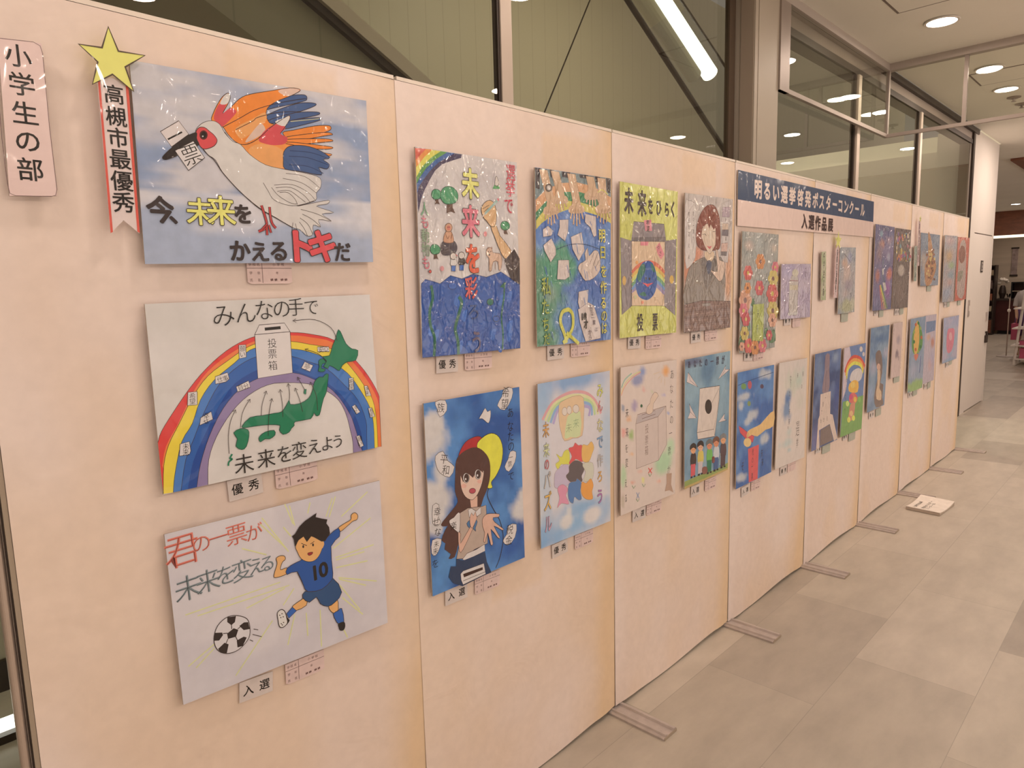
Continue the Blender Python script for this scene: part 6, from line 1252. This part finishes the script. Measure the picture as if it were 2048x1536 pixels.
# shopper at the right edge, seen from the side
P0 = Vector((17.0, 2.20, 0))
me = bpy.data.meshes.new('person')
J = [((0, 0, .84), .13), ((0, 0, 1.0), .125), ((0, 0, 1.18), .135), ((0, 0, 1.27), .11), ((0, 0, 1.33), .05), ((0, .01, 1.40), .068), ((0, .01, 1.48), .085), ((0, .0, 1.545), .06),
     ((0, .15, 1.24), .05), ((-.02, .20, 1.03), .04), ((-.10, .17, .84), .032), ((-.13, .16, .77), .03), ((0, -.15, 1.24), .05), ((-.02, -.20, 1.03), .04), ((-.04, -.19, .84), .032), ((-.05, -.19, .77), .03),
     ((0, .08, .80), .085), ((0, .09, .45), .055), ((.01, .09, .09), .038), ((-.13, .10, .035), .032), ((0, -.08, .80), .085), ((-.02, -.09, .45), .055), ((.02, -.09, .09), .038), ((-.12, -.10, .035), .032)]
E_ = [(0, 1), (1, 2), (2, 3), (3, 4), (4, 5), (5, 6), (6, 7), (3, 8), (8, 9), (9, 10), (10, 11), (3, 12), (12, 13), (13, 14), (14, 15), (0, 16), (16, 17), (17, 18), (18, 19), (0, 20), (20, 21), (21, 22), (22, 23)]
n0 = len(J)
for b_, sgn in ((11, 1), (15, -1)):
    bp = Vector(J[b_][0])
    for dx, dy, L in ((-.028, 0, .065), (-.012, .004, .075), (.004, .004, .072), (.018, .0, .058)):
        J += [(tuple(bp + Vector((dx, dy * sgn, -.03))), .010), (tuple(bp + Vector((dx - .012, dy * sgn - .01, -.03 - L))), .008)]
        E_ += [(b_, len(J) - 2), (len(J) - 2, len(J) - 1)]
    J += [(tuple(bp + Vector((-.045, -.015 * sgn, -.035))), .010)]; E_ += [(b_, len(J) - 1)]
me.from_pydata([tuple(Vector(p)) for p, r_ in J], E_, [])
person = bpy.data.objects.new('person', me); COL.objects.link(person); person.location = P0
tag(person, 'dark haired person in a grey top holding a pink bag at the right edge', 'person')
me.materials.append(mat('skin', (.55, .34, .24), .5))
sk = person.modifiers.new('skin', 'SKIN'); sk.use_smooth_shade = True
me.skin_vertices.new() if not me.skin_vertices else None
for i, (p, r_) in enumerate(J): me.skin_vertices[0].data[i].radius = (r_, r_)
me.skin_vertices[0].data[0].use_root = True
sb = person.modifiers.new('subdivision', 'SUBSURF'); sb.levels = 1; sb.render_levels = 2
def wear(name, prof, m_, off=(0, 0, 0)):
    b = MB()
    n = 18; vs = []; fs = []
    for z, rx, ry in prof: vs += [(P0.x + off[0] + rx * math.cos(2 * math.pi * k / n), P0.y + off[1] + ry * math.sin(2 * math.pi * k / n), z) for k in range(n)]
    for i in range(len(prof) - 1): fs += [(i * n + k, i * n + (k + 1) % n, (i + 1) * n + (k + 1) % n, (i + 1) * n + k) for k in range(n)]
    fs += [tuple(range(n - 1, -1, -1)), tuple((len(prof) - 1) * n + k for k in range(n))]
    return b.add(vs, fs).build(name, m_, person, smooth=True)
wear('top', [(.92, .15, .20), (1.1, .14, .19), (1.2, .145, .22), (1.28, .10, .17), (1.325, .065, .08)], mat('grey_top', (.46, .42, .42), .8))
wear('skirt', [(.42, .20, .24), (.7, .18, .21), (.94, .152, .202)], mat('purple_skirt', (.10, .05, .14), .8))
hm = mat('black_hair', (.02, .014, .012), .5)
wear('hair', [(1.30, .06, .09), (1.38, .085, .10), (1.46, .10, .108), (1.53, .095, .10), (1.575, .06, .06), (1.59, .015, .015)], hm, (.02, .005, 0))
skm = bpy.data.materials['skin']
wear('face', [(1.375, .02, .03), (1.40, .05, .06), (1.46, .06, .075), (1.51, .045, .07)], skm, (-.055, .005, 0))
MB().prism([(P0.x - .135, 1.435), (P0.x - .112, 1.475), (P0.x - .108, 1.432)], 'y', P0.y - .008, P0.y + .018).build('nose', skm, person)
for dy in (-.025, .035): MB().lathe((P0.x - .112, P0.y + dy, 1.468), [(.004, -.007), (.009, 0), (.004, .007)], 8).build('eye', MT['ink'], person)
MB().box((P0.x - .110, P0.y - .016, 1.413), (P0.x - .100, P0.y + .026, 1.420)).build('mouth', mat('lips', (.35, .10, .09), .5), person)
for sy in (1, -1):
    a = P0 + Vector((0, .13 * sy, 1.25)); MB().tube([a, P0 + Vector((-.01, .185 * sy, 1.12)), P0 + Vector((-.03, .20 * sy, .99))], [.07, .062, .055], 12).build('sleeve', bpy.data.materials['grey_top'], person)
o = thing('shopping_bag', 'deep pink shopping bag held by the person at the right edge', 'bag', (16.87, 2.36, .3))
MB().prism([(16.72, .34), (17.0, .34), (17.02, .66), (16.70, .66)], 'y', 2.30, 2.42).build('bag_body', pink, o)
MB().tube([(16.78, 2.36, .66), (16.80, 2.36, .75), (16.87, 2.36, .775), (16.94, 2.36, .75), (16.96, 2.36, .66)], .006, 6).build('handle', pink, o)
